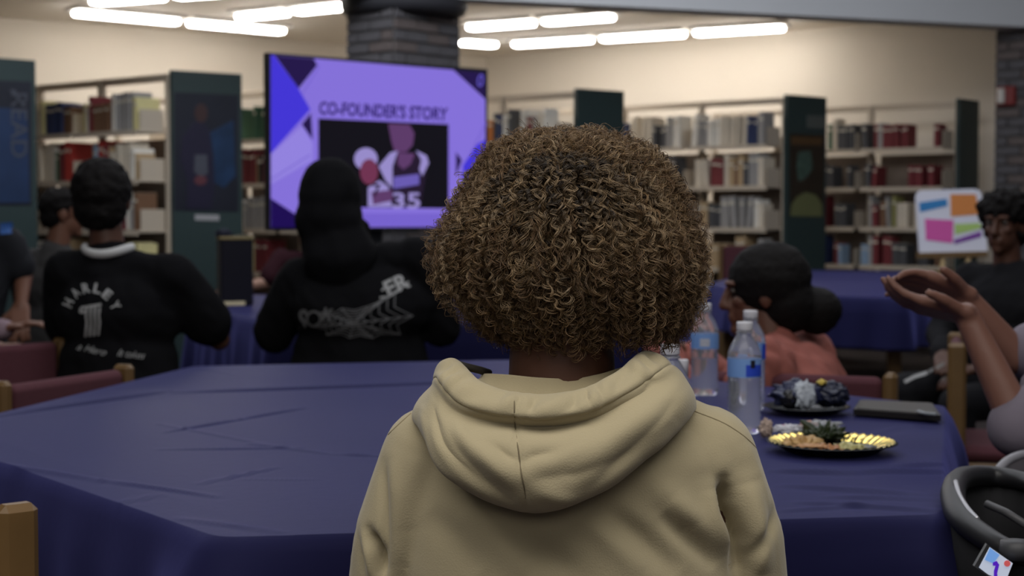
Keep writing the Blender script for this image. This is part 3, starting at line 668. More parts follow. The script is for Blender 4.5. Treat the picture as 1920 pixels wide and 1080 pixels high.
def figure(label, loc, yaw, sc=1., skin=SK_D, top=M_blackfab, bot=None, J=None, long_sleeve=True, head_yaw=0., head_pitch=0., hair='short', hairm=M_hairblk,
           baggy=1., hood=False, curls=(.4, .4), vox=.011, hand_dirs=None, legs=True, neckl=0., group=None, wide=1.0, crease=1.):
    """seated person. local x=right, y=forward, z up (metres from floor)."""
    bot = bot or mat('dark_trousers', (.012, .012, .016), .9, spec=.1)
    root = empty('person', loc, yaw, label, 'person', group)
    k = sc; j = dict(hip=(0, 0, .50), chest=(0, .0, .86), neck=(0, .01, 1.03), head=(0, .035, 1.165), sl=(-.175, 0, .955), sr=(.175, 0, .955),
                     el=(-.24, .10, .72), er=(.24, .10, .72), wl=(-.17, .33, .77), wr=(.17, .33, .77), kl=(-.11, .43, .50), kr=(.11, .43, .50), fl=(-.12, .44, .07), fr=(.12, .44, .07))
    j.update(J or {}); j = {a_: Vector(v)*k for a_, v in j.items()}
    HM = Matrix.Rotation(head_yaw, 3, 'Z') @ Matrix.Rotation(head_pitch, 3, 'X')
    s_ = MB()
    s_.cap(j['neck']-Vector((0, 0, .06*k)), j['head']-Vector((0, .01, .05))*k, .058*k, .052*k)
    headmesh(s_, j['head'], HM, k)
    s_.cap(j['chest'], j['neck']-Vector((0, 0, .07*k)), .09*k, .06*k)
    hd = hand_dirs or {}
    for a_, th in (('l', -1), ('r', 1)):
        s_.cap(j['s'+a_], j['e'+a_], .040*k, .036*k); s_.cap(j['e'+a_], j['w'+a_], .037*k, .024*k)
        s_.cap(j['chest']+Vector((th*.05, 0, .03))*k, j['s'+a_], .05*k, .04*k)
        dd, uu = hd.get(a_, ((j['w'+a_]-j['e'+a_]).normalized(), (0, 0, 1)))
        hand(s_, j['w'+a_], dd, uu, k, curls[0 if a_ == 'l' else 1], thumb=-th)
    body = link('body', remesh(s_, 'body', min(vox, .0058) if vox < .01 else .0075, 2, .4), skin, root, True)
    eyes(root, j['head'], HM, k)
    # shirt
    c = MB(); g = 1.0*baggy; wx = wide
    c.ell((j['chest']+j['hip'])/2+Vector((0, 0, -.04*k)), (.165*k*g*wx, .125*k*g, .24*k)); c.ell(j['chest']+Vector((0, 0, -.01*k)), (.175*k*g*wx, .115*k*g, .15*k))
    c.ell(j['hip']+Vector((0, 0, .05*k)), (.175*k*g*wx, .135*k*g, .12*k))
    c.cap(j['sl'], j['sr'], .062*k, .062*k); c.cap(j['neck']-Vector((0, 0, .08*k)), j['neck']-Vector((0, .0, .035*k)), .09*k, .068*k)
    for a_ in 'lr':
        c.cap(j['neck']-Vector((0, 0, .055*k)), j['s'+a_]+Vector((0, 0, .005*k)), .058*k, .06*k)
        e_ = j['e'+a_]; s0 = j['s'+a_]
        if long_sleeve: c.cap(s0, e_, .066*k*g, .056*k*g); c.cap(e_, e_.lerp(j['w'+a_], .9), .055*k*g, .040*k)
        else: c.cap(s0, s0.lerp(e_, .72), .068*k*g, .070*k*g)
        c.cap(s0, j['chest'].lerp(j['hip'], .3)+Vector((s0.x*.55, 0, 0)), .06*k, .07*k)
    me = remesh(c, 'shirt', vox, 6); v = getv(me); nn = getn(me)
    dsp = np.array([noise.noise(Vector((p[0]*9, p[1]*9, p[2]*5+loc[0]*7)))*.010+abs(noise.noise(Vector((p[0]*20+p[2]*12, p[1]*16, p[2]*9))))*.008*crease for p in v])
    setv(me, v+nn*dsp[:, None]*k); shirt = link('shirt', me, top, root, True)
    if legs:
        t_ = MB()
        t_.cap(j['hip']-Vector((.08, 0, 0))*k, j['hip']+Vector((.08, 0, 0))*k, .11*k, .11*k)
        for a_, sx in (('l', -1), ('r', 1)):
            t_.cap(j['hip']+Vector((sx*.09*k, 0, -.0)), j['k'+a_], .092*k, .07*k); t_.cap(j['k'+a_], j['f'+a_]+Vector((0, 0, .03*k)), .066*k, .050*k)
            sh = MB(); sh.cap(j['f'+a_]+Vector((0, -.03, -.03))*k, j['f'+a_]+Vector((0, .14, -.035))*k, .038*k, .034*k)
            link('shoe', remesh(sh, 'shoe', .009, 3), mat('shoe_dark', (.03, .03, .03), .7), root, True)
        link('trousers', remesh(t_, 'trousers', vox, 5), bot, root, True)
    if hood:
        h = MB(); hc = j['head']
        h.ell(hc+Vector((0, -.025, .03))*k, (.108*k, .122*k, .125*k)); h.ell(hc+Vector((0, -.035, -.05))*k, (.115*k, .115*k, .11*k)); h.cap(hc+Vector((0, -.02, -.07))*k, j['neck']-Vector((0, .02, .03))*k, .105*k, .13*k)
        h.ell(hc+Vector((.05, .05, -.075))*k, (.085*k, .06*k, .05*k)); h.ell(hc+Vector((-.05, .03, -.06))*k, (.06*k, .06*k, .06*k))
        me = remesh(h, 'hood', vox, 6); v = getv(me); nn = getn(me)
        setv(me, v+nn*np.array([noise.noise(Vector(p)*13)*.010 for p in v])[:, None]*k); link('hood', me, top, root, True)
    elif hair:
        h = MB(); hc = j['head']; T = lambda x, y, z: hc+HM @ (Vector((x, y, z))*k)
        if hair == 'short': h.ell(T(0, -.018, .035), (.084*k, .096*k, .088*k), HM); h.ell(T(0, -.045, -.02), (.074*k, .062*k, .06*k), HM)
        if hair == 'round': h.ell(T(0, -.030, .030), (.097*k, .102*k, .104*k), HM); h.ell(T(0, -.045, -.03), (.088*k, .075*k, .075*k), HM)
        if hair == 'curly': h.ell(T(0, -.020, .060), (.115*k, .11*k, .085*k), HM); h.ell(T(0, -.05, .0), (.11*k, .085*k, .09*k), HM)
        if hair == 'bun': h.ell(T(0, -.025, .032), (.100*k, .115*k, .105*k), HM); h.ell(T(0, -.065, -.035), (.090*k, .080*k, .085*k), HM); h.ell(T(.02, -.145, -.060), (.068*k, .072*k, .066*k), HM)
        me = remesh(h, 'hair', .007, 3); v = getv(me); nn = getn(me); a_ = .016 if hair == 'curly' else (.006 if hair != 'bun' else .004)
        setv(me, v+nn*np.array([noise.noise(Vector(p)*(38 if hair != 'bun' else 16))*a_+noise.noise(Vector(p)*90)*a_*.5 for p in v])[:, None]); link('hair', me, hairm, root, True)
    return root, j
def bvh_of(ob, root):
    M = root.matrix_basis; me = ob.data; return BVHTree.FromPolygons([M @ v.co for v in me.vertices], [tuple(p.vertices) for p in me.polygons])
def drape(mesh, bvh, pts_px, off=.004, maxd=20.):
    """project pixel-space points onto a body surface"""
    out = []; last = None
    for (x, y) in pts_px:
        o_ = Vector((0, 0, CZ)); r_ = ray(x, y).normalized(); hit = bvh.ray_cast(o_, r_, maxd)
        if hit[0] is not None: last = hit[0]-r_*off; out.append(last)
        else: out.append(None)
    good = [p for p in out if p is not None]; D_ = sum(p.y for p in good)/len(good) if good else 5
    for i, (x, y) in enumerate(pts_px):
        if out[i] is None: out[i] = P(x, y, D_)
    return out
def print_text(s, bvh, c, wpx, hpx, m, root, rot=0, bold=.02, shear=0, name='print'):
    me = textmesh(s, 1, bold, shear); v = getv(me); mn = v.min(0); mx = v.max(0)
    u = (v[:, 0]-(mn[0]+mx[0])/2)/(mx[0]-mn[0])*wpx; w_ = -(v[:, 1]-(mn[1]+mx[1])/2)/(mx[1]-mn[1])*hpx; cr_, sr = math.cos(rot), math.sin(rot)
    pts = drape(me, bvh, [(c[0]+x*cr_-y*sr, c[1]+x*sr+y*cr_) for x, y in zip(u, w_)]); inv = root.matrix_basis.inverted()
    setv(me, np.array([inv @ p for p in pts])); return link(name, me, m, root)
def print_lines(lines, wpx, bvh, m, root, name='print'):
    mb = MB(); inv = root.matrix_basis.inverted()
    for L in lines:
        L = [np.array(p, float) for p in L]; P2 = []
        for a_, b_ in zip(L[:-1], L[1:]):
            nseg = max(1, int(np.linalg.norm(b_-a_)/5))
            for k in range(nseg): P2.append(a_+(b_-a_)*k/nseg)
        P2.append(L[-1])
        for i in range(len(P2)-1):
            t_ = P2[i+1]-P2[i]; t_ = t_/(np.linalg.norm(t_)+1e-9); n_ = np.array([-t_[1], t_[0]])*wpx/2
            q_ = drape(None, bvh, [P2[i]-n_, P2[i]+n_, P2[i+1]+n_, P2[i+1]-n_]); mb.add([inv @ v for v in q_], [(0, 1, 2, 3)])
    return mb.build(name, m, root)
M_print = mat('white_print', (.30, .30, .30), .8, var=.1); M_printd = mat('grey_print', (.15, .15, .155), .8, var=.2)

# ---- boy in the black jersey (Y = 5.15)
def seat_at(px, D): v = P(px, 500, D); return Vector((v.x, D, 0))
boy, bj = figure('person in black jersey with white collar and lettering, seen from behind', seat_at(222, 5.1), R(-8), 1.0, top=M_blackfab, long_sleeve=False,
    J=dict(head=(-.05, .02, 1.215), neck=(-.03, .0, 1.06), chest=(0, 0, .86), sl=(-.17, 0, .975), sr=(.185, 0, .965), er=(.29, .12, .76), el=(-.23, .12, .74), wr=(.22, .33, .775), wl=(-.1, .36, .70)), hair='round', baggy=1.14, neckl=0, wide=1.08)
bb = bvh_of([c for c in boy.children if c.name.startswith('shirt')][0], boy)
for ch, (x, y, r_) in zip('HARLEY', [(128, 568, -1.15), (142, 549, -.75), (161, 540, -.25), (183, 541, .22), (201, 552, .7), (216, 573, 1.1)]):
    print_text(ch, bb, (x, y), 14, 19, M_print, boy, rot=r_, bold=.03, name='letter')
for k in range(4): print_lines([[(163+k*8, 575+k*.5), (161+k*8, 592), (163+k*8, 604), (160+k*8, 632-k)]], 4.5, bb, M_print, boy, 'numeral')
print_lines([[(152, 577), (190, 571)], [(152, 577), (150, 586), (160, 584)]], 5, bb, M_print, boy, 'numeral')
print_text('It takes', bb, (246, 664), 52, 13, M_print, boy, rot=.12, bold=.0, shear=.5, name='lettering')
print_text('a Hero', bb, (172, 655), 56, 13, M_print, boy, rot=.22, bold=.0, shear=.5, name='lettering')
# collar ring
cn_ = bj['neck']; m = MB(); ring = []
for k in range(25):
    a_ = math.pi*(k/24); ring.append(cn_+Vector((.078*math.cos(a_), -.072*math.sin(a_)-.002, -.008+.020*abs(math.cos(a_))**2-.012)))
m.tube(ring, .0105, 8, flat=1.4); m.build('collar', mat('white_knit', (.5, .5, .5), .8), boy, True)

# ---- hooded person with web print (Y = 5.4)
hp, hj = figure('person in black hooded sweatshirt with grey spider web print, facing the screen', seat_at(668, 5.5), R(4), 1.03, hood=True,
    J=dict(hip=(.0, .05, .48), chest=(.02, -.02, .84), head=(-.085, .0, 1.165), neck=(-.055, -.02, 1.02), sl=(-.18, .02, .91), sr=(.205, -.02, .985), el=(-.285, .10, .73), er=(.285, .05, .75), wl=(-.2, .38, .79), wr=(.15, .36, .79)), baggy=1.22, wide=1.15)
hb = bvh_of([c for c in hp.children if c.name.startswith('shirt')][0], hp)
cx, cy = 664, 606; tips = [(775, 592), (752, 627), (700, 634), (655, 634), (612, 628), (585, 612), (600, 586), (640, 578), (690, 574), (742, 545)]
print_lines([[(cx, cy), t_] for t_ in tips], 2.2, hb, M_printd, hp, 'web_print')
rings = []
for f in (.22, .4, .6, .8, .98):
    L = []
    for i in range(len(tips)):
        a_ = np.array(tips[i], float); b_ = np.array(tips[(i+1) % len(tips)], float); c_ = np.array((cx, cy), float)
        L.append(c_+(a_-c_)*f); L.append(c_+((a_+b_)/2-c_)*f*.82)
    L.append(L[0]); rings.append(L)
print_lines(rings, 1.8, hb, M_printd, hp, 'web_print')
print_text('S', hb, (567, 600), 17, 40, M_printd, hp, rot=.1, bold=.03, name='lettering')
print_lines([pell(588, 598, 13, 14, 16)+[pell(588, 598, 13, 14, 16)[0]]], 4.5, hb, M_printd, hp, 'lettering')
print_text('K', hb, (616, 590), 20, 24, M_printd, hp, rot=.2, bold=.03, name='lettering')
print_text('ER', hb, (744, 533), 46, 30, M_print, hp, rot=-.45, bold=.03, name='lettering')
print_lines([[(712, 558), (730, 556), (752, 541), (766, 528)], [(716, 545), (724, 536)]], 3.5, hb, M_print, hp, 'lettering')

# ---- far left people
p4, _ = figure('person in grey shirt with dark hair, turned right, behind the jersey', seat_at(92, 7.3), R(-25), .97, skin=SK_M, top=mat('grey_cotton', (.045, .043, .043), .9), long_sleeve=True, head_yaw=R(-45), hair='short',
    J=dict(head=(.05, .04, 1.21), neck=(.03, .01, 1.06), sl=(-.15, 0, .97), sr=(.15, 0, .97)))
p5, _ = figure('person in black shirt with blue graphic at the left edge, arm lowered', Vector((-2.24, 6.5, 0)), R(-150), 1.04, skin=SK_M, top=mat('charcoal_cotton', (.010, .011, .015), .9), long_sleeve=False, hair='short', hairm=mat('grey_hair', (.06, .055, .055), .8, bump=1, bscale=90), head_yaw=R(20),
    J=dict(head=(0, .03, 1.24), neck=(0, .01, 1.10), sl=(-.17, 0, 1.01), sr=(.17, 0, 1.01), el=(-.235, .02, .88), wl=(-.20, .12, .76), er=(.24, .1, .8), wr=(.15, .3, .74)))
b5 = bvh_of([c for c in p5.children if c.name.startswith('shirt')][0], p5)
print_lines([[(0, 424), (24, 422)], [(0, 434), (22, 432)]], 11, b5, mat('blue_print', (.03, .10, .32), .7), p5, 'print')
p6, _ = figure('person in pale pink long sleeves at the left edge before a chair', Vector((-2.12, 5.65, 0)), R(-75), .97, skin=SK_M, top=mat('pale_pink_cotton', (.24, .17, .20), .85), hair='short',
    J=dict(sr=(.16, -.02, .93), er=(.20, .06, .72), wr=(.12, .30, .72), sl=(-.17, 0, .93)))

pm_, _ = figure('person in dark maroon behind the hooded person, forearm resting beside the gift bag', Vector((-1.08, 8.74, 0)), R(180), .93, skin=mat('skin_tan', (.30, .17, .12), .5, var=.1, scale=8), top=mat('maroon_cotton', (.03, .010, .014), .9, spec=.1), hair='short', long_sleeve=False,
    J=dict(er=(.27, .06, .86), wr=(.44, .16, .83), sr=(.19, 0, .99), head=(0, .03, 1.12), neck=(0, .01, 1.0)))
# ---- person in coral hoodie (Y = 4.2)
M_coral = mat('coral_fleece', (.26, .085, .068), .9, var=.1, scale=10)
pc_, cj = figure('person in coral hoodie with dark hair in a low bun, facing left', seat_at(1478, 4.28), R(62), 1.0, skin=mat('skin_dark_brown', (.105, .045, .028), .5, var=.12, scale=8), top=M_coral, hair='bun', head_yaw=R(24), head_pitch=R(-4),
    J=dict(hip=(0, -.02, .42), chest=(0, -.02, .68), neck=(.0, .03, .83), head=(0, .075, .955), sl=(-.17, 0, .765), sr=(.17, 0, .765), el=(-.23, .13, .60), er=(.23, .13, .60), wl=(-.12, .34, .82), wr=(.1, .34, .78)), baggy=1.2, vox=.009, crease=2.6)
hdm = MB(); 
K_ = 14
for q in range(K_):
    a0 = math.pi*(q/(K_-1)); a1 = math.pi*((q+1)/(K_-1))
    f_ = lambda a_: cj['neck']+Vector((.115*math.cos(a_), -.105*math.sin(a_)+.03, -.045-.020*math.sin(a_)))
    if q < K_-1: hdm.cap(f_(a0), f_(a1), .028+.016*math.sin(a0), .028+.016*math.sin(a1))
    if 2 < q < K_-3: hdm.cap(f_(a0)+Vector((0, -.012, -.045)), f_(a1)+Vector((0, -.012, -.045)), .034, .034)
_m = remesh(hdm, 'hood', .008, 4); _v = getv(_m); _n = getn(_m); setv(_m, _v+_n*np.array([abs(noise.noise(Vector((p[0]*14, p[1]*14, p[2]*30))))*.018 for p in _v])[:, None]); link('hood', _m, M_coral, pc_, True)
# ---- person in black at the right edge (Y = 6)
pr_, _ = figure('person in black shirt with short curly hair at the right edge, facing left', seat_at(1893, 6.1), R(128), .97, skin=SK_D, top=mat('black_tee', (.012, .012, .014), .9, spec=.1), hair='curly', head_yaw=R(12),
    J=dict(head=(0, .035, 1.16), neck=(0, .01, 1.01), sl=(-.18, 0, .94), sr=(.18, 0, .94), el=(-.22, .1, .70), er=(.25, .10, .72), wl=(-.08, .32, .62), wr=(.06, .33, .66), kl=(-.13, .50, .50), kr=(.14, .46, .53)), wide=1.1, baggy=1.1,
    bot=mat('black_track_pants', (.010, .010, .012), .8, spec=.15))
tb = bvh_of([c for c in pr_.children if c.name.startswith('trousers')][0], pr_)
print_lines([[(1696, 716), (1715, 706), (1740, 698), (1770, 682)]], 6, tb, mat('white_stripe', (.4, .4, .4), .8), pr_, 'stripe')

# ---- clapping person at the right edge (Y = 3)
M_lil = mat('lilac_cotton', (.15, .13, .165), .85, var=.06)
rootx, rooty = 1.34, 3.05
def loc_of(px, py, D, yaw, root): v = P(px, py, D)-root; return tuple(Matrix.Rotation(-yaw, 3, 'Z') @ v)
ya = R(62); rt = Vector((rootx, rooty, 0)); LO = lambda px, py, D: loc_of(px, py, D, ya, rt)
wrl = LO(1812, 560, 3.10); ell = LO(1900, 668, 3.12); wrr = LO(1812, 590, 2.98); elr = LO(1912, 800, 2.92)
pd_, _ = figure('person in lilac shirt at the right edge with raised clapping hands', rt, ya, 1.0, skin=mat('skin_warm', (.16, .075, .055), .5, var=.12, scale=8), top=M_lil, hair='short', long_sleeve=False, hairm=M_hairblk,
    J=dict(sr=(.12, -.02, .97), sl=(-.14, .1, .97), head=(0, .02, 1.25), neck=(0, 0, 1.10), chest=(0, 0, .88), wr=wrl, er=ell, wl=wrr, el=elr), vox=.0085,
    hand_dirs={'r': (tuple(Matrix.Rotation(-ya, 3, 'Z') @ Vector((-1, .05, .38))), tuple(Matrix.Rotation(-ya, 3, 'Z') @ Vector((.1, .5, .85)))),
               'l': (tuple(Matrix.Rotation(-ya, 3, 'Z') @ Vector((-1, .25, .22))), tuple(Matrix.Rotation(-ya, 3, 'Z') @ Vector((-.1, -.3, -.95))))}, curls=(.3, .42))
sl = MB(); sl.cap(Vector(ell).lerp(Vector((.12, -.02, .97)), .1), Vector((.13, -.02, .97)), .062, .075); sl.cap(Vector(elr)+Vector((0, 0, .0)), Vector((-.15, .05, .95)), .060, .075)
link('sleeve', remesh(sl, 'sleeve', .008, 5), M_lil, pd_, True)

# ================================================================ FOREGROUND PERSON
BX = .066; D0 = 1.80; YC = 1.86
M_hoodie = mat('beige_fleece', (.37, .315, .20), .92, var=.05, scale=6, spec=.15, bump=.25, bscale=500, sheen=.25)
M_thread = mat('seam_thread', (.30, .25, .155), .9, var=0)
fg = empty('person', (BX, YC, 0), 0, 'person in beige hoodie with blond curly hair, seen from behind in the foreground', 'person')
def F(px, py, Y): v = P(px, py, Y); return Vector((v.x-BX, v.y-YC, v.z))
# skin body
s_ = MB(); hd_c = Vector((-.008, .02, 1.125)); HM = Matrix.Rotation(R(0), 3, 'Z')
headmesh(s_, hd_c, HM, 1.02)
s_.cap((-.008, -.008, .93), (-.008, .0, 1.09), .064, .058, 20)
s_.cap((-.06, 0, .90), (.05, 0, .90), .07, .07)
for sx in (-1, 1):
    s_.cap((sx*.03, 0, .93), (sx*.15, 0, .885), .05, .045)
    s_.cap((sx*.165, 0, .87), (sx*.225, .04, .62), .042, .036); s_.cap((sx*.225, .04, .62), (sx*.12, .20, .60), .036, .024)
    hand(s_, (sx*.12, .20, .60), (-sx*.6, .5, -.35), (0, 0, 1), .95, .35, thumb=-sx)
link('body', remesh(s_, 'body', .0055, 2, .4), SK_D, fg, True); eyes(fg, hd_c, HM, 1.02)
# trousers
t_ = MB(); t_.cap((-.08, 0, .52), (.08, 0, .52), .10, .10)
for sx in (-1, 1):
    t_.cap((sx*.09, 0, .52), (sx*.11, .42, .51), .09, .066); t_.cap((sx*.11, .42, .51), (sx*.12, .42, .10), .062, .045)
    sh = MB().cap((sx*.12, .40, .045), (sx*.13, .56, .042), .042, .038); link('shoe', remesh(sh, 'shoe', .008, 3), M_white, fg, True)
link('trousers', remesh(t_, 'trousers', .011, 5), mat('dark_denim', (.015, .02, .04), .8), fg, True)
# sweatshirt
c = MB()
rings = [(.46, .185, .13, 0), (.55, .195, .135, 0), (.65, .195, .128, 0), (.755, .197, .122, 0), (.83, .190, .115, .0), (.88, .178, .105, 0), (.915, .155, .090, 0), (.945, .120, .075, .0), (.965, .085, .066, 0)]
vs = []; fs = []; n = 40
for (z, a_, b_, yo) in rings:
    for i in range(n):
        q_ = 2*math.pi*i/n; cs, sn = math.cos(q_), math.sin(q_); e = .85
        vs.append((a_*math.copysign(abs(cs)**e, cs), yo+b_*math.copysign(abs(sn)**e, sn), z))
for k in range(len(rings)-1):
    for i in range(n): j_ = (i+1) % n; fs.append((k*n+i, k*n+j_, (k+1)*n+j_, (k+1)*n+i))
fs.append(tuple(range(n))[::-1]); fs.append(tuple(range((len(rings)-1)*n, len(rings)*n))); c.add(vs, fs)
for sx in (-1, 1):
    c.cap((sx*.09, 0, .918), (sx*.160, .0, .880), .050, .056, 20)
    c.cap((sx*.158, .0, .878), (sx*.190, .005, .78), .062, .063, 20); c.cap((sx*.190, .005, .78), (sx*.200, .02, .70), .063, .064, 20)
    c.cap((sx*.200, .02, .70), (sx*.225, .05, .60), .064, .058, 20); c.cap((sx*.225, .05, .60), (sx*.14, .18, .60), .056, .042, 20)
me = remesh(c, 'sweatshirt', .0042, 12, .5)
v = getv(me); nn = getn(me); back = np.clip(-nn[:, 1]*1.6, 0, 1)
px = (v[:, 0]+BX)/np.maximum(v[:, 1]+YC, .5)*FPX+960; py = 405-(v[:, 2]-CZ)/np.maximum(v[:, 1]+YC, .5)*FPX
def fold(pts, wd, amp, ends=.5):
    d_ = np.full(len(v), 1e9); tt = np.zeros(len(v)); K = len(pts)-1
    for i in range(K):
        a_, t2 = segd(px, py, pts[i], pts[i+1]); better = a_ < d_; d_ = np.where(better, a_, d_); tt = np.where(better, (i+t2)/K, tt)
    return amp*np.exp(-(d_/wd)**2)*np.sin(np.pi*np.clip(tt, .02, .98))**ends
dsp = np.zeros(len(v))
for (pts, wd, amp) in [
    ([(1356, 905), (1360, 955), (1384, 1015), (1390, 1090)], 13, -.034), ([(1400, 905), (1412, 960), (1424, 1010), (1430, 1085)], 20, .015), ([(1328, 920), (1336, 970), (1362, 1030)], 16, .010),
    ([(1462, 950), (1440, 1000), (1405, 1050), (1395, 1085)], 12, -.008), ([(1260, 930), (1310, 985), (1370, 1040)], 22, .007), ([(1240, 965), (1290, 1010), (1350, 1070)], 18, -.009),
    ([(1120, 950), (1200, 1010), (1280, 1085)], 24, -.009), ([(1080, 960), (1140, 1010), (1210, 1085)], 24, .005), ([(940, 975), (1010, 1030), (1080, 1085)], 26, -.005),
    ([(870, 950), (930, 1010), (990, 1085)], 28, .005), ([(688, 1000), (704, 1040), (714, 1090)], 10, -.022), ([(668, 990), (684, 1040), (694, 1090)], 10, .006), ([(716, 870), (719, 940), (722, 1030), (722, 1085)], 9, -.007), ([(735, 860), (742, 940), (748, 1070)], 16, .004),
    ([(655, 965), (670, 1020), (680, 1085)], 9, -.006), ([(1190, 880), (1250, 930), (1300, 990)], 30, .005), ([(1290, 830), (1340, 880), (1350, 940)], 30, .005), ([(1395, 830), (1425, 900), (1445, 960)], 18, .004),
    ([(780, 850), (760, 920), (770, 1000)], 30, .004), ([(800, 960), (850, 1010), (900, 1080)], 26, -.005), ([(1420, 840), (1440, 900), (1462, 945)], 7, -.003)]:
    dsp += fold(pts, wd, amp)
dsp += np.array([noise.noise(Vector((p[0]*7, p[1]*7, p[2]*5)))*.004+noise.noise(Vector((p[0]*22+p[2]*10, p[1]*16, p[2]*14)))*.0012 for p in v])
setv(me, v+nn*(dsp*np.maximum(back, .25))[:, None]); sweat = link('sweatshirt', me, M_hoodie, fg, True)
swb = bvh_of(sweat, fg)
# shoulder seam lines on sweatshirt
def seam(pts, name='seam', w_=.0008, bv=None, off=.0004):
    pp = catmull(pts, 40); pp = [p for p in pp if (bv or swb).ray_cast(Vector((0, 0, CZ)), ray(*p).normalized(), 2.5)[0] is not None]; q_ = drape(None, bv or swb, pp, off); q_ = [a for k_, a in enumerate(q_) if a.y < 1.9]; inv = fg.matrix_basis.inverted()
    return MB().tube([inv @ p for p in q_], w_, 6).build(name, M_thread, fg, True)
seam([(1300, 770), (1370, 800), (1425, 850), (1462, 940), (1470, 980)])
seam([(770, 775), (715, 830), (672, 905), (655, 960)])
# hood: rows x columns of control points in pixels + depth
YB = YC-.115
rowsC = [
 # front-left ......................................................... front-right
 [(905, 712, 1.90), (912, 704, 1.84), (950, 704, 1.812), (1010, 709, 1.797), (1075, 711, 1.797), (1125, 702, 1.807), (1172, 690, 1.835), (1176, 706, 1.90)],      # collar top, against the neck
 [(898, 722, 1.90), (903, 716, 1.835), (942, 738, 1.800), (1008, 752, 1.786), (1078, 750, 1.786), (1130, 730, 1.797), (1178, 700, 1.83), (1184, 712, 1.90)],      # inner collar
 [(878, 715, 1.90), (885, 712, 1.825), (925, 748, 1.782), (1002, 768, 1.764), (1080, 762, 1.766), (1142, 730, 1.782), (1190, 692, 1.82), (1198, 700, 1.90)],      # trough
 [(850, 690, 1.90), (856, 680, 1.815), (905, 722, 1.762), (995, 743, 1.742), (1080, 736, 1.744), (1150, 706, 1.762), (1204, 664, 1.81), (1214, 674, 1.90)],      # rim top
 [(836, 700, 1.90), (838, 686, 1.80), (888, 735, 1.742), (993, 757, 1.718), (1085, 750, 1.722), (1162, 714, 1.748), (1222, 668, 1.80), (1232, 680, 1.90)],
 [(822, 720, 1.90), (822, 704, 1.79), (872, 756, 1.733), (990, 780, 1.708), (1092, 770, 1.712), (1180, 728, 1.738), (1248, 682, 1.79), (1256, 700, 1.90)],      # channel bottom
 [(815, 735, 1.90), (818, 726, 1.795), (862, 776, 1.744), (985, 800, 1.724), (1100, 790, 1.728), (1200, 744, 1.748), (1268, 700, 1.79), (1276, 712, 1.90)],      # valley
 [(800, 750, 1.90), (806, 746, 1.79), (845, 808, 1.722), (980, 836, 1.698), (1110, 824, 1.702), (1218, 770, 1.728), (1282, 722, 1.785), (1290, 730, 1.90)],
 [(788, 765, 1.90), (792, 768, 1.785), (838, 850, 1.712), (982, 892, 1.688), (1112, 868, 1.692), (1228, 800, 1.722), (1292, 742, 1.785), (1300, 748, 1.90)],
 [(783, 775, 1.90), (786, 786, 1.79), (845, 885, 1.716), (985, 938, 1.694), (1112, 912, 1.698), (1232, 828, 1.728), (1296, 760, 1.79), (1303, 762, 1.90)],
 [(783, 782, 1.90), (787, 795, 1.80), (850, 895, 1.732), (986, 954, 1.713), (1112, 928, 1.716), (1232, 838, 1.742), (1296, 770, 1.80), (1302, 770, 1.90)],      # hem
 [(787, 782, 1.90), (792, 792, 1.815), (856, 888, 1.752), (986, 944, 1.742), (1108, 918, 1.742), (1226, 832, 1.762), (1292, 768, 1.815), (1298, 770, 1.90)],
]
NU, NV = 150, 110
arr = np.array([[list(F(a_, b_, c_)) for a_, b_, c_ in r_] for r_ in rowsC])      # rows, cols, 3
g1 = np.stack([catmull(arr[i], NU) for i in range(len(arr))]); g = np.stack([catmull(g1[:, k], NV) for k in range(NU)], 1)     # NV, NU, 3
du = np.gradient(g, axis=1); dv = np.gradient(g, axis=0); nm = np.cross(du, dv); nm /= np.linalg.norm(nm, axis=2)[..., None]+1e-12
# outward on the outer back face = -y
if nm[NV*7//10, NU//2, 1] > 0: nm = -nm
U, Vv = np.meshgrid(np.linspace(0, 1, NU), np.linspace(0, 1, NV)); NR = len(rowsC)-1
vr = Vv*NR
chan = np.exp(-((vr-4.2)/.75)**2)
pk = np.sin(U*95+np.sin(U*31)*2.6+vr*1.2)*.0020+np.sin(U*47+1+vr*2)*.0022
dd = chan*pk
dd -= .0022*np.exp(-((vr-5.25)/.14)**2)
arrn = np.array([[noise.noise(Vector(g[i, k])*13)*.006+noise.noise(Vector(g[i, k])*30)*.0014 for k in range(NU)] for i in range(NV)])
dd += arrn*np.clip((vr-5.5)/2, 0.15, 1)*np.clip((11-vr)/1, 0, 1)
ug = .5; useam = .495+.0*(vr)
gx = (g[..., 0]+BX)/(g[..., 1]+YC)*FPX+960; gy = 405-(g[..., 2]-CZ)/(g[..., 1]+YC)*FPX; outer = np.clip(vr-4.2, 0, 1)*np.clip(10.8-vr, 0, 1)
def hfold(pts, wd, amp, ends=.5):
    d_ = np.full(gx.shape, 1e9); tt = np.zeros(gx.shape); K = len(pts)-1
    for i in range(K):
        a_, t2 = segd(gx, gy, pts[i], pts[i+1]); bt = a_ < d_; d_ = np.where(bt, a_, d_); tt = np.where(bt, (i+t2)/K, tt)
    return amp*np.exp(-(d_/wd)**2)*np.sin(np.pi*np.clip(tt, .03, .97))**ends*outer
seam_px = [(964, 752), (966, 800), (972, 845), (978, 890), (985, 925), (989, 952)]
dd += hfold(seam_px, 4.5, -.0028, .1)
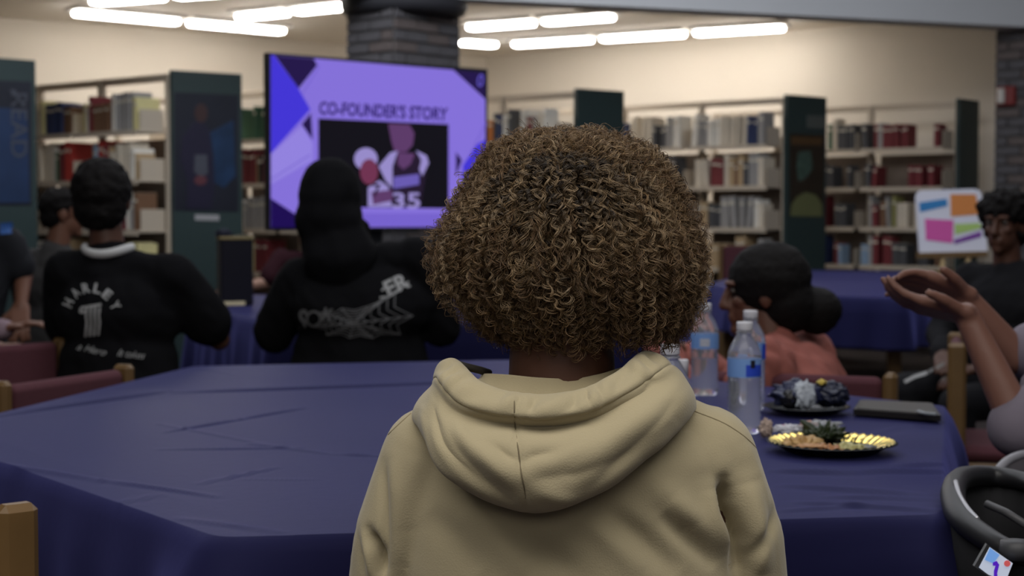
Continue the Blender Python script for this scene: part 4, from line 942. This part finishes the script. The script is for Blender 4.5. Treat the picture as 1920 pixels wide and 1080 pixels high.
for (pts, wd, am) in [([(828, 790), (862, 842), (915, 905), (950, 935)], 13, -.0055), ([(850, 790), (895, 850), (950, 905)], 14, .004), ([(925, 838), (950, 858), (970, 868)], 8, -.004), ([(978, 872), (1000, 858), (1040, 850)], 9, -.0035), ([(985, 885), (1040, 870), (1120, 830)], 14, .003),
                      ([(1130, 890), (1200, 850), (1262, 790)], 15, -.0035), ([(1090, 800), (1170, 770), (1235, 725)], 16, .004), ([(1200, 706), (1222, 716), (1205, 735)], 9, -.004), ([(870, 800), (905, 870), (965, 935)], 9, -.0025), ([(1000, 905), (1080, 890), (1160, 860)], 12, -.002)]:
    dd += hfold(pts, wd, am)
# long soft folds inside the hood pouch
for (ua, va, ub, vb, wd, am) in [(.18, 6.6, .42, 9.6, .028, -.006), (.25, 6.8, .46, 8.4, .03, .005), (.5, 8.0, .72, 6.8, .04, .004), (.52, 9.3, .8, 7.2, .035, -.004), (.46, 8.4, .53, 9.4, .02, .004), (.15, 8, .3, 9.8, .03, .004)]:
    d_, t2 = segd(U*1.0, vr/11., (ua, va/11), (ub, vb/11)); dd += am*np.exp(-(d_/wd)**2)*np.sin(np.pi*np.clip(t2, .05, .95))
g2 = g+nm*dd[..., None]
vs = g2.reshape(-1, 3).tolist(); fs = [(i*NU+k, i*NU+k+1, (i+1)*NU+k+1, (i+1)*NU+k) for i in range(NV-1) for k in range(NU-1)]
me = bpy.data.meshes.new('hood'); me.from_pydata(vs, [], fs); me.update()
hood = link('hood', me, M_hoodie, fg, True); sd = hood.modifiers.new('t', 'SOLIDIFY'); sd.thickness = .003; sd.offset = -1 if nm[NV//2, NU//2, 1] < 0 else 1
hdb = bvh_of(hood, fg)
_pp = catmull(seam_px, 60); _q = drape(None, hdb, _pp, .0034); _i = fg.matrix_basis.inverted()
MB().tube([_i @ p for p in _q], .0008, 6).build('seam', mat('dark_seam', (.16, .13, .08), .9, var=0), hood, True)
for vv_ in (5.2,):
    i = int(vv_/NR*NV); MB().tube([Vector(g2[i, k])+Vector(nm[i, k])*.0001 for k in range(20, NU-20)], .0007, 5).build('stitching', M_thread, hood, True)
# drawstring glimpse inside the rim, left
MB().tube([F(858, 683, 1.835), F(875, 688, 1.835), F(900, 694, 1.84), F(918, 700, 1.85)], .0045, 8).build('drawstring', mat('dark_cord', (.03, .026, .02), .8), hood, True)

# ---- hair: scalp cap + curls
HC = F(1070, 470, YC+.01); HC.y = .015
prof = [(246, 1000, 1140), (256, 950, 1180), (268, 925, 1205), (292, 898, 1238), (330, 872, 1268), (370, 850, 1292), (410, 826, 1312), (450, 806, 1330), (490, 800, 1338), (530, 812, 1334), (565, 838, 1322), (600, 872, 1308), (630, 900, 1290), (655, 935, 1270)]
pzs = []; 
for (y, xl, xr) in prof:
    l = F(xl, y, YC); r_ = F(xr, y, YC); pzs.append((l.z, l.x, r_.x))
pzs = np.array(pzs)[::-1]
def env(z): return np.interp(z, pzs[:, 0], pzs[:, 1]), np.interp(z, pzs[:, 0], pzs[:, 2])
ztop, zbot = pzs[-1, 0], pzs[0, 0]
scalp_c = hd_c+Vector((0, -.012, .020)); SR = (.080, .096, .092)
# inner mass so no light passes through
hm = MB(); nr_ = 16; seg = 32; vs = []; fs = []
for k in range(nr_):
    z = zbot+(ztop-zbot)*(.10+.84*k/(nr_-1)); l, r_ = env(z); cx_ = (l+r_)/2; hw = (r_-l)/2*.70; fz = 1 if k < nr_-1 else .8
    for i in range(seg):
        q_ = 2*math.pi*i/seg; yy = math.sin(q_); vs.append((cx_+hw*math.cos(q_)*fz, .015+hw*(.80 if yy < 0 else .62)*yy*fz, z))
for k in range(nr_-1):
    for i in range(seg): j_ = (i+1) % seg; fs.append((k*seg+i, k*seg+j_, (k+1)*seg+j_, (k+1)*seg+i))
fs.append(tuple(range(seg))[::-1]); fs.append(tuple(range((nr_-1)*seg, nr_*seg))); hm.add(vs, fs)
me = remesh(hm, 'hair', .006, 4); v = getv(me); nn = getn(me)
low = np.clip((v[:, 2]-zbot-.02)/.03, 0, 1)
setv(me, v+nn*np.array([noise.noise(Vector(p)*45)*.010 for p in v])[:, None])
M_under = mat('hair_under', (.014, .009, .006), .85, var=.4, scale=60, spec=.15)
hair = link('hair', me, M_under, fg, True)
m = bpy.data.materials.new('curly_hair'); m.use_nodes = True; nt = m.node_tree; b = nt.nodes['Principled BSDF']
hi = nt.nodes.new('ShaderNodeHairInfo'); cr_ = nt.nodes.new('ShaderNodeValToRGB'); e = cr_.color_ramp.elements
e[0].position = 0; e[0].color = (.018, .013, .010, 1); e[1].position = 1; e[1].color = (.10, .055, .026, 1)
for pos, colr in ((.24, (.032, .022, .015, 1)), (.46, (.25, .175, .10, 1)), (.72, (.17, .108, .053, 1))):
    q_ = cr_.color_ramp.elements.new(pos); q_.color = colr
nt.links.new(hi.outputs['Intercept'], cr_.inputs[0])
hv = nt.nodes.new('ShaderNodeHueSaturation'); mr = nt.nodes.new('ShaderNodeMapRange'); mr.inputs['To Min'].default_value = .45; mr.inputs['To Max'].default_value = 1.5
nt.links.new(hi.outputs['Random'], mr.inputs['Value']); nt.links.new(mr.outputs[0], hv.inputs['Value']); nt.links.new(cr_.outputs[0], hv.inputs['Color']); nt.links.new(hv.outputs[0], b.inputs['Base Color'])
b.inputs['Roughness'].default_value = .5; b.inputs['Specular IOR Level'].default_value = .35
NL = 3800; SUB = 6; NP = 84
allp = []; allr = []
for li in range(NL):
    u_ = rng.random(); 
    # tip: choose height and azimuth (bias to the back = -y)
    z = zbot+(ztop-zbot)*(1-u_**1.15); az = rng.uniform(0, 2*math.pi)
    if math.sin(az) > 0 and rng.random() < .45: az = -az
    l, r_ = env(z); cx_ = (l+r_)/2; hw = (r_-l)/2; f = rng.uniform(.72, 1.0)**.6 * (1 if rng.random() > .05 else 1.06)
    ydep = .86 if math.sin(az) < 0 else .70
    tip = np.array([cx_+hw*math.cos(az)*f, .015+hw*ydep*math.sin(az)*f, z])
    if z < zbot+.06 and abs(tip[0]-(-.008)) < .07 and tip[1] < -.0: tip[2] += rng.uniform(0, .02)
    # root on scalp above the tip
    zrel = (z-zbot)/(ztop-zbot); el = math.radians(-15+95*min(1, zrel+rng.uniform(.02, .35)))
    az2 = az+rng.uniform(-.3, .3)
    root_ = np.array([scalp_c.x+SR[0]*math.cos(el)*math.cos(az2), scalp_c.y+SR[1]*math.cos(el)*math.sin(az2), scalp_c.z+SR[2]*math.sin(el)])
    dist = np.linalg.norm(tip-root_); outn = np.array([math.cos(el)*math.cos(az2), math.cos(el)*math.sin(az2), math.sin(el)+.25])
    ctrl = root_+outn*dist*.55
    over = env(min(ctrl[2], ztop)); ctrl[2] = min(ctrl[2], ztop-.001); ctrl[0] = np.clip(ctrl[0], over[0], over[1])
    t_ = np.linspace(0, 1, NP)[:, None]
    if rng.random() < .68:          # lock that runs down along the outer surface
        fs_ = f*rng.uniform(.86, 1.0); zs = min(ztop-.002, z+rng.uniform(.035, .11)); kk = 7; pc = [root_]
        for q in range(kk):
            zz = zs+(z-zs)*(q/(kk-1)); l2, r2 = env(zz); hw2 = (r2-l2)/2*fs_*(1 if q else .93)
            top_f = min(1, (ztop-zz)/.03+.25)
            pc.append(np.array([(l2+r2)/2+hw2*math.cos(az)*min(1, top_f+.2), .015+hw2*ydep*math.sin(az)*min(1, top_f+.2), zz-(1-fs_)*.02]))
        path = catmull(pc, NP); dist = np.linalg.norm(np.diff(path, axis=0), axis=1).sum()
        sm_ = np.linspace(0, 1, NP)
        cum = np.r_[0, np.cumsum(np.linalg.norm(np.diff(path, axis=0), axis=1))]; cum /= cum[-1]
        path = np.stack([np.interp(sm_, cum, path[:, c_]) for c_ in range(3)], 1)
    else: path = (1-t_)**2*root_+2*t_*(1-t_)*ctrl+t_**2*tip
    tg = np.gradient(path, axis=0); tg /= np.linalg.norm(tg, axis=1)[:, None]+1e-9
    ref = np.array([.3, .2, .93]); a_ = np.cross(tg, ref); a_ /= np.linalg.norm(a_, axis=1)[:, None]+1e-9; b_ = np.cross(tg, a_)
    turns = max(2., dist/rng.uniform(.010, .019)); rad = rng.uniform(.0022, .0052); ph0 = rng.uniform(0, 6.28); sgn = rng.choice([-1, 1])
    jit = rng.normal(0, 1, 6)
    wob = np.c_[np.sin(t_[:, 0]*5+jit[0]*3), np.sin(t_[:, 0]*6+jit[1]*3), np.sin(t_[:, 0]*7+jit[2]*3)]*.004*t_
    frizz = rng.random() < .30
    for s2 in range(SUB):
        ph = ph0+rng.normal(0, .16)+sgn*2*math.pi*turns*t_[:, 0]*rng.uniform(.996, 1.004); rr_ = rad*rng.uniform(.88, 1.12)*np.clip(t_[:, 0]*4, .1, 1)*(1+.25*np.sin(t_[:, 0]*11+jit[3]))
        offv = rng.normal(0, .00055, 3)*(1+1.2*t_)
        pt = path+wob+offv+a_*(rr_*np.cos(ph))[:, None]+b_*(rr_*np.sin(ph))[:, None]
        if frizz:
            k_ = rng.normal(0, 1, 6); pt = pt+np.c_[np.sin(t_[:, 0]*23+k_[0]*5)*k_[3], np.sin(t_[:, 0]*19+k_[1]*5)*k_[4], np.sin(t_[:, 0]*27+k_[2]*5)*k_[5]]*.0024*t_
            pt = pt+(pt-np.array([-.008, .015, 1.13]))*(.05*rng.random()*t_)
        allp.append(pt); allr.append(np.linspace(.00036, .00020, NP)*rng.uniform(.8, 1.2))
allp = np.concatenate(allp); allr = np.concatenate(allr)
hc = bpy.data.hair_curves.new('curls'); hc.add_curves([NP]*(NL*SUB)); hc.points.foreach_set('position', allp.astype(np.float32).ravel())
ra_ = hc.attributes.get('radius') or hc.attributes.new('radius', 'FLOAT', 'POINT'); ra_.data.foreach_set('value', allr.astype(np.float32))
hc.materials.append(m); co = bpy.data.objects.new('curls', hc); COL.objects.link(co); co.parent = hair; tag(co, kind='stuff')

# ================================================================ THINGS ON THE MAIN TABLE
M_pet = mat('clear_plastic', (.86, .88, .95), .10, var=0, trans=.86, ior=1.22, spec=.7)
M_water = mat('water', (.97, .98, 1), .0, var=0, trans=1., ior=1.05)
M_cap = mat('white_cap', (.50, .50, .55), .4, var=0)
def bottle(px, D, label, lab_c, lab2=None, rot=0, fill=.6):
    v = P(px, 500, D); t = empty('water_bottle', (v.x, D, TZ+.006), rot, label, 'bottle', 'water bottles on the big table')
    prof = [(.027, 0), (.031, .004), (.032, .012)]
    z = .014
    while z < .098: prof += [(.0325, z), (.0305, z+.005)]; z += .0105
    prof += [(.0325, .105), (.0318, .107), (.0318, .143), (.0325, .146), (.031, .155), (.026, .168), (.019, .180), (.0135, .188), (.0125, .196)]
    MB().lathe(prof, n=32).build('bottle_body', M_pet, t, True)
    MB().lathe([(.0165, .190), (.0165, .193), (.0125, .194)], n=24).build('neck_ring', M_pet, t, True)
    mw = MB().lathe([(.0285, .006), (.0292, .012), (.0292, .004+.19*fill), (.001, .004+.19*fill)], n=28); mw.build('water', M_water, t, True)
    MB().lathe([(.0150, .1955), (.0155, .197), (.0155, .209), (.0145, .212), (.002, .2125)], n=28, f=lambda a_, z_: 1+.012*math.sin(a_*28)).build('cap', M_cap, t, True)
    lb = MB().lathe([(.0323, .108), (.0325, .112), (.0325, .140), (.0323, .143)], n=32, cap=False).build('label', lab_c, t, True)
    if lab2:
        for (a0, a1, z0, z1, mm, rr_, nm_) in lab2:
            pm = MB(); K = 10
            vs = [Vector((rr_*math.cos(a0+(a1-a0)*k/K), rr_*math.sin(a0+(a1-a0)*k/K), zz)) for zz in (z0, z1) for k in range(K+1)]
            pm.add(vs, [(k, k+1, K+2+k, K+1+k) for k in range(K)]).build(nm_, mm, lb, True)
    return t
M_lb = mat('label_pale_blue', (.16, .30, .62), .5, var=.05); M_lb2 = mat('label_blue', (.02, .06, .50), .5, var=0); M_lw = mat('label_white', (.42, .44, .52), .5, var=.3, scale=300); M_lk = mat('label_dark', (.01, .01, .02), .5, var=0)
F0 = -math.pi/2
bottle(1322, 3.70, 'rearmost water bottle standing left, with white barcode patch on blue label', M_lb, [(F0-.45, F0+.25, .114, .132, M_lw, .0329, 'barcode')], fill=.42)
bottle(1408, 3.42, 'water bottle partly hidden behind the bottle with dark emblem', M_lb, [(F0+.7, F0+1.3, .110, .141, M_lb2, .0329, 'label_patch')])
bottle(1397, 3.05, 'front water bottle with dark emblem on its deep blue label patch', M_lb, [(F0-.05, F0+1.1, .110, .132, M_lb2, .0329, 'label_patch'), (F0+.22, F0+.5, .126, .141, M_lk, .0334, 'emblem')], fill=.55)
bottle(1257, 2.52, 'water bottle rising just behind the beige shoulder', M_lb)
v = P(1281, 700, 2.95); t = empty('pump_bottle', (v.x, v.y, TZ+.006), 0, 'slim pale plastic tube behind the bottle at the beige shoulder', 'bottle')
MB().lathe([(.010, 0), (.0105, .003), (.0105, .11), (.009, .118)], n=20).build('tube_body', mat('pale_tube', (.38, .40, .42), .4, var=0), t, True)
MB().lathe([(.0098, .118), (.0098, .146), (.009, .149)], n=20).build('cap', M_cap, t, True)
# blue balloon
v = P(1312, 750, 2.82); t = empty('balloon', (v.x, v.y, TZ+.006), 0, 'small bright blue balloon with curved neck beside the bottles', 'balloon')
m = MB(); m.ell((.004, 0, .020), (.026, .020, .020)); m.cap((-.006, 0, .025), (-.016, 0, .052), .014, .010); m.cap((-.016, 0, .050), (-.012, 0, .062), .010, .009); m.cap((.016, 0, .022), (.030, 0, .030), .010, .004)
link('skin', remesh(m, 'skin', .003, 3), mat('blue_rubber', (.03, .22, .62), .3, var=0), t, True)
MB().tube([(.030, 0, .030), (.038, -.004, .036), (.044, 0, .030), (.050, .003, .040)], .003, 6).build('ribbon', M_white, t, True)
# black tray with dark bag
def crumple(name, c, r, mt, parent, seed, amp=.35, n=18, fold=3.):
    n = 30; amp *= .75; fold *= .8
    m = MB().ell((0, 0, 0), (1, 1, 1), n=n*2); vs = []
    for p in m.v:
        q_ = Vector(p); f = 1+amp*(abs(noise.noise(q_*fold+Vector((seed, 0, 0))))*2-.5)+amp*.5*noise.noise(q_*fold*2.5+Vector((0, seed, 0)))
        vs.append((c[0]+q_.x*f*r[0], c[1]+q_.y*f*r[1], max(c[2]+q_.z*f*r[2], .0015 if c[2] < .1 else -9)))
    m.v = vs; return m.build(name, mt, parent, True)
v = P(1512, 780, 3.36); t = empty('party_tray', (v.x, v.y, TZ+.007), 0, 'round black plate under the crumpled dark bag', 'plate')
MB().lathe([(.062, 0), (.066, .001), (.088, .011), (.092, .013), (.088, .0145), (.064, .005), (.001, .004)], n=40).build('dish', mat('black_gloss', (.008, .008, .01), .25, var=0), t, True)
tb_ = Vector(t.location)
t = empty('crumpled_bag', tb_+Vector((.0, 0, .006)), 0, 'crumpled navy and black bag with clear window on the black plate', 'bag')
crumple('bag_body', (-.02, 0, .030), (.055, .045, .028), mat('navy_foil', (.018, .022, .06), .3, var=.3), t, 2.)
crumple('bag_fold', (.052, .01, .030), (.038, .035, .026), mat('navy_foil2', (.015, .018, .04), .35, var=.3), t, 5.)
crumple('clear_window', (-.012, -.036, .034), (.024, .012, .028), mat('frosted_film', (.42, .46, .52), .25, var=.4, scale=40), t, 8.)
crumple('dark_window', (-.040, -.034, .024), (.022, .012, .020), mat('bag_black', (.006, .006, .008), .15, var=0), t, 3., amp=.15)
crumple('gold_wrapper', (.032, .0, .056), (.010, .010, .007), mat('gold_foil', (.55, .42, .10), .25, metal=1), t, 9.)
# black folder with pen
t = empty('tablet', PZ(1683, 773, TZ+.008), 0, 'black closed tablet case lying near the right table corner', 'tablet'); o0 = Vector(t.location)
pts = [PZ(1612, 760, TZ+.008)-o0, PZ(1600, 778, TZ+.008)-o0, PZ(1764, 790, TZ+.008)-o0, PZ(1748, 766, TZ+.008)-o0]
MB().prism(pts, (0, 0, .012)).build('case', mat('dark_case', (.015, .013, .012), .35, var=0), t)
MB().prism([p*.92+Vector((0, 0, .012)) for p in pts], (0, 0, .0015)).build('cover', mat('case_cover', (.035, .030, .026), .4), t)
t = tag(MB().tube([PZ(1722, 771, TZ+.026), PZ(1735, 775, TZ+.026), PZ(1756, 777, TZ+.026)], .004, 8, flat=.8).build('pen', mat('grey_pen', (.25, .27, .29), .3)), 'short pale grey pen on the black tablet case', 'pen')
# plate of food
v = PZ(1559, 846, TZ+.007); t = empty('party_plate', v, 0, 'black paper plate with fluted gold rim holding food', 'plate')
pm = MB().lathe([(.078, 0), (.080, .001), (.098, .013), (.112, .017), (.1135, .0165), (.112, .0185), (.098, .0150), (.078, .003), (.001, .0025)], n=120, f=lambda a_, z_: 1+(.010*math.sin(a_*40) if z_ > .012 else 0))
pm.build('dish', mat('black_card', (.008, .008, .010), .25, var=0), t, True)
gr = MB(); K = 160; vs = []
for k in range(K):
    a_ = 2*math.pi*k/K; w_ = .0016*math.sin(a_*40)
    for r0_, z0_ in ((.0845, .0065), (.0925, .0118+w_), (.100, .0165+w_), (.1085, .0185+w_)): vs.append((r0_*math.cos(a_), r0_*math.sin(a_), z0_+.0008))
gr.add(vs, [(4*k+i, 4*((k+1) % K)+i, 4*((k+1) % K)+i+1, 4*k+i+1) for k in range(K) for i in range(3)]).build('gold_rim', mat('gold_rim', (.80, .60, .16), .16, metal=1, var=0), t, True)
v0 = Vector(v)
def food(name, label, cat, c, r, mt, seed, amp=.4, fold=3., group=None):
    o = crumple(name, (0, 0, 0), r, mt, None, seed, amp, 14, fold); zs = min(p.co.z for p in o.data.vertices); o.location = v0+Vector((c[0], c[1], c[2]-zs)); return tag(o, label, cat, group)
def at_pl(px, py): q_ = PZ(px, py, TZ+.011); return q_.x-v0.x, q_.y-v0.y
a_ = at_pl(1508, 838); food('potato_salad', 'heap of beige creamy salad on the left side of the gold plate', 'food', (*a_, .0035), (.034, .028, .021), mat('food_beige', (.42, .27, .12), .5, var=.3, scale=90), 1., .6, 4)
a_ = at_pl(1545, 832); food('leafy_greens', 'dark green leafy heap in the middle of the gold plate', 'food', (*a_, .015), (.034, .028, .022), mat('food_green', (.018, .028, .012), .4, var=.5, scale=90), 4., .9, 4)
a_ = at_pl(1550, 847); food('noodles', 'orange brown noodles at the front of the gold plate', 'food', (*a_, .0035), (.050, .034, .012), mat('food_orange', (.30, .13, .045), .4, var=.4, scale=80), 7., .7, 5)
a_ = at_pl(1592, 846); food('onion_slices', 'pale green and yellow vegetable slices right of the dark greens', 'food', (*a_, .0035), (.032, .026, .014), mat('food_pale', (.38, .36, .18), .4, var=.3, scale=60), 12., .6, 4)
a_ = at_pl(1518, 850); food('chicken_piece', 'thin tan chicken strip on the left of the gold plate', 'food', (*a_, .016), (.030, .007, .006), mat('food_tan', (.42, .24, .13), .5, var=.3, scale=60), 21., .3, 3)
# wrapper, red cap, bagged roll
M_film = mat('clear_film', (.8, .82, .85), .12, var=0, trans=.75, ior=1.3)
v = PZ(1500, 812, TZ+.007); t = empty('clear_wrapper', v, 0, 'crumpled clear plastic wrapper between the bottle and food plate', 'wrapper')
crumple('film', (.035, .0, .011), (.040, .022, .010), M_film, t, 31., .8, 14, 4); crumple('bread', (.015, .0, .012), (.016, .014, .011), mat('bread_pink', (.42, .25, .20), .6), t, 33., .3)
crumple('film_tail', (-.022, -.006, .008), (.030, .010, .007), mat('white_film', (.6, .6, .66), .2), t, 35., .8, 12, 4)
v = PZ(1472, 803, TZ+.007); tag(MB().lathe([(.016, 0), (.017, .002), (.016, .005), (.001, .0055)], (v.x, v.y, v.z), 20).build('bottle_cap', mat('red_plastic', (.45, .02, .05), .4, var=0), smooth=True), 'small flat red disc between bottle and wrapper', 'cap')
v = PZ(1436, 822, TZ+.007); t = empty('bagged_roll', v, 0, 'small tan wrapped roll touching the front water bottle base', 'food'); crumple('roll', (0, 0, .018), (.012, .012, .018), mat('roll_tan', (.34, .26, .22), .5), t, 41., .4)

# gift bag on the middle table
v = PZ(441, 574, TZ); t = empty('gift_bag', (v.x, v.y, TZ+.006), R(20), 'tall black gift bag with gold rim on the middle table', 'gift bag')
MB().box((0, 0, .155), (.15, .12, .31), bev=.006).build('bag', mat('bag_dark', (.008, .008, .016), .35, var=.1), t)
m = MB(); 
for (c_, s2) in (((0, -.061, .312), (.15, .006, .014)), ((0, .061, .312), (.15, .006, .014)), ((-.075, 0, .312), (.006, .12, .014)), ((.075, 0, .312), (.006, .12, .014))): m.box(c_, s2, bev=.002)
m.build('gold_rim', mat('dull_gold', (.28, .22, .10), .4), t)
MB().box((-.02, -.063, .010), (.11, .004, .018), bev=.001).build('base_trim', mat('base_gold', (.85, .75, .5), .25), t)
MB().box((.077, 0, .155), (.002, .008, .30)).build('edge_trim', mat('edge_grey', (.08, .075, .07), .4), t)
crumple('tissue', (-.05, 0, .33), (.035, .03, .022), mat('navy_tissue', (.01, .012, .03), .6), t, 51., .5); crumple('tissue', (.03, 0, .315), (.05, .04, .012), mat('dark_tissue', (.04, .038, .025), .6), t, 52., .5)

# sticky note board on the far right table
BD = 11.2
bc = P(1783, 470, BD); t = empty('note_board', (bc.x, BD, TZ+.006), 0, 'white board with five bright sticky notes on a wooden stand', 'board')
def L3(px, py, dy=0): q_ = P(px, py, BD+dy); return Vector((q_.x-bc.x, q_.y-BD, q_.z-TZ-.006))
brd = [(1717, 372), (1719, 362), (1727, 357), (1826, 354), (1838, 358), (1842, 372), (1852, 471), (1724, 474)]
MB().prism([L3(*p) for p in brd], (0, .02, 0)).build('board', mat('board_white', (.66, .66, .74), .6, var=0), t)
for nm_, col_, pts in (('blue', (.035, .20, .46), [(1723, 380), (1775, 372), (1777, 386), (1725, 398)]), ('orange', (.60, .22, .06), [(1782, 364), (1830, 364), (1836, 402), (1783, 406)]), ('pink', (.62, .10, .36), [(1734, 410), (1788, 413), (1786, 456), (1736, 450)]),
                       ('green', (.38, .55, .16), [(1790, 420), (1838, 418), (1840, 428), (1791, 440)]), ('purple', (.18, .05, .30), [(1788, 450), (1840, 433), (1840, 444), (1790, 458)])):
    o = MB().prism([L3(*p, -.004) for p in pts], (0, .002, 0)).build('sticky_note', mat('note_'+nm_, col_, .7, var=0), t); o['label'] = nm_+' sticky note'
MB().prism([L3(1722, 474, -.03), L3(1852, 471, -.03), L3(1852, 481, -.03), L3(1722, 484, -.03)], (0, .08, 0)).build('ledge', M_wood, t)
for px_ in (1767, 1815):
    b0 = L3(px_, 480); MB().box((b0.x, 0, b0.z/2), (.03, .03, b0.z), bev=.004).build('leg', mat('pale_wood', (.5, .36, .18), .5), t)
MB().box((0, .08, .015), (.42, .18, .03), bev=.005).build('foot', M_wood, t)

# stroller at bottom right
v = P(1860, 1000, 2.35); t = empty('stroller', (v.x+.02, 2.38, 0), 0, 'black stroller with curved padded rail in the bottom right corner', 'stroller'); so = Vector(t.location)
def LS(px, py, D): return P(px, py, D)-so
M_pad = mat('black_padding', (.012, .012, .014), .45, var=.1)
rim = catmull([LS(1990, 930, 2.25), LS(1930, 905, 2.42), LS(1860, 893, 2.48), LS(1805, 897, 2.42), LS(1787, 925, 2.30), LS(1800, 970, 2.18), LS(1850, 1010, 2.10), LS(1900, 1035, 2.06), LS(1980, 1060, 2.04)], 60)
MB().tube(rim, [.012+.006*math.sin(math.pi*k/59) for k in range(60)], 12).build('padded_rail', M_pad, t, True)
hl = catmull([LS(1790, 905, 2.30), LS(1797, 930, 2.25), LS(1812, 955, 2.19), LS(1830, 975, 2.15)], 20)
MB().tube([Vector(p)+Vector((-.003, -.016, .004)) for p in hl], .004, 8).build('chrome_trim', mat('dull_chrome', (.35, .35, .38), .3, metal=.6, var=0), t, True)
bk = MB(); K = 24; vs = []; ctr = sum((Vector(p) for p in rim), Vector())/60
prs = [(1.0, 0), (.92, -.08), (.80, -.20), (.6, -.30)]
lp = [Vector(p) for p in rim[::3]]
for (f, dz_) in prs:
    for p in lp: q_ = ctr+(p-ctr)*f; vs.append((q_.x, q_.y, q_.z+dz_))
nl = len(lp); fs = [(k*nl+i, k*nl+(i+1) % nl, (k+1)*nl+(i+1) % nl, (k+1)*nl+i) for k in range(len(prs)-1) for i in range(nl)]; fs.append(tuple(range((len(prs)-1)*nl, len(prs)*nl)))
o = bk.add(vs, fs).build('seat_shell', mat('shell_fabric', (.010, .010, .012), .9), t, True); sd = o.modifiers.new('t', 'SOLIDIFY'); sd.thickness = .008
MB().tube([LS(1850, 945, 2.25), LS(1885, 960, 2.22), LS(1925, 985, 2.18)], .006, 8).build('harness_strap', mat('strap_grey', (.05, .05, .055), .5), t, True)
MB().lathe([(.02, -.01), (.022, 0), (.02, .012), (.001, .014)], tuple(LS(1906, 1032, 2.04)), 20).build('hinge_button', mat('hinge_grey', (.04, .04, .045), .5), t, True)
base = Vector((ctr.x, ctr.y, 0))
for sx in (-.16, .2):
    MB().tube([base+Vector((sx*.6, 0, ctr.z-.22)), base+Vector((sx, -.05, .12))], .012, 8).build('frame_tube', M_black, t, True)
    for sy in (-.2, .24):
        w0 = base+Vector((sx, sy, .08)); mm = MB(); mm.tube([w0-Vector((.015, 0, 0)), w0+Vector((.015, 0, 0))], .08, 20); mm.build('wheel', M_black, t)
    MB().tube([base+Vector((sx, -.2, .08)), base+Vector((sx, .24, .08))], .010, 8).build('frame_tube', M_black, t, True)
# grey plastic bowl/arm rest behind
t = empty('car_seat_canopy', P(1915, 900, 2.75), 0, 'pale translucent grey curved plastic rim above the stroller', 'baby seat'); so2 = Vector(t.location)
arc = catmull([P(1866, 905, 2.75)-so2, P(1872, 882, 2.76)-so2, P(1892, 862, 2.78)-so2, P(1920, 852, 2.80)-so2, P(1960, 850, 2.85)-so2], 30)
MB().tube(arc, .008, 10).build('rim', mat('grey_plastic', (.22, .22, .25), .3, var=0), t, True)
sh = MB(); vs = [tuple(p) for p in arc]+[tuple(Vector(p)+Vector((.02, .03, -.10))) for p in arc]; sh.add(vs, [(i, i+1, 31+i, 30+i) for i in range(29)])
o = sh.build('shell', mat('grey_shell', (.07, .065, .075), .4, var=0), t, True); sd = o.modifiers.new('t', 'SOLIDIFY'); sd.thickness = .006
# phone held in the stroller corner
t = empty('phone', P(1862, 1050, 2.02), 0, 'phone with colourful screen in the bottom right corner', 'phone'); so3 = Vector(t.location)
ph = [P(1851, 1020, 2.04)-so3, P(1897, 1052, 2.03)-so3, P(1878, 1100, 2.00)-so3, P(1827, 1062, 2.01)-so3]
MB().prism(ph, (0, .008, 0)).build('phone_body', M_black, t)
e1 = mat('phone_white', (.3, .3, .3), .3, var=0, emit=srgb(150, 160, 180), es=1); e2 = mat('phone_blue', (.1, .1, .3), .3, var=0, emit=srgb(90, 140, 190), es=1); e3 = mat('phone_red', (.3, .05, .05), .3, var=0, emit=srgb(160, 70, 70), es=1); e4 = mat('phone_violet', (.1, 0, .3), .3, var=0, emit=srgb(50, 30, 150), es=1)
def ph_poly(name, pts, mm, dy): vs = [P(x, y, 2.02)-so3+Vector((0, dy, 0)) for x, y in pts]; return MB().prism(vs, (0, .0006, 0)).build(name, mm, t)
ph_poly('screen', [(1850, 1022), (1893, 1052), (1876, 1095), (1830, 1060)], e1, -.013); ph_poly('screen_picture', [(1850, 1023), (1868, 1036), (1856, 1052), (1840, 1045)], e2, -.0145)
ph_poly('screen_picture', pell(1882, 1052, 6, 6, 12), e3, -.0145)
ph_poly('screen_picture', [(1855, 1050), (1862, 1047), (1867, 1054), (1863, 1070), (1866, 1090), (1857, 1090), (1857, 1066), (1860, 1056), (1855, 1056)], e4, -.015)
print('done', len(bpy.data.objects))
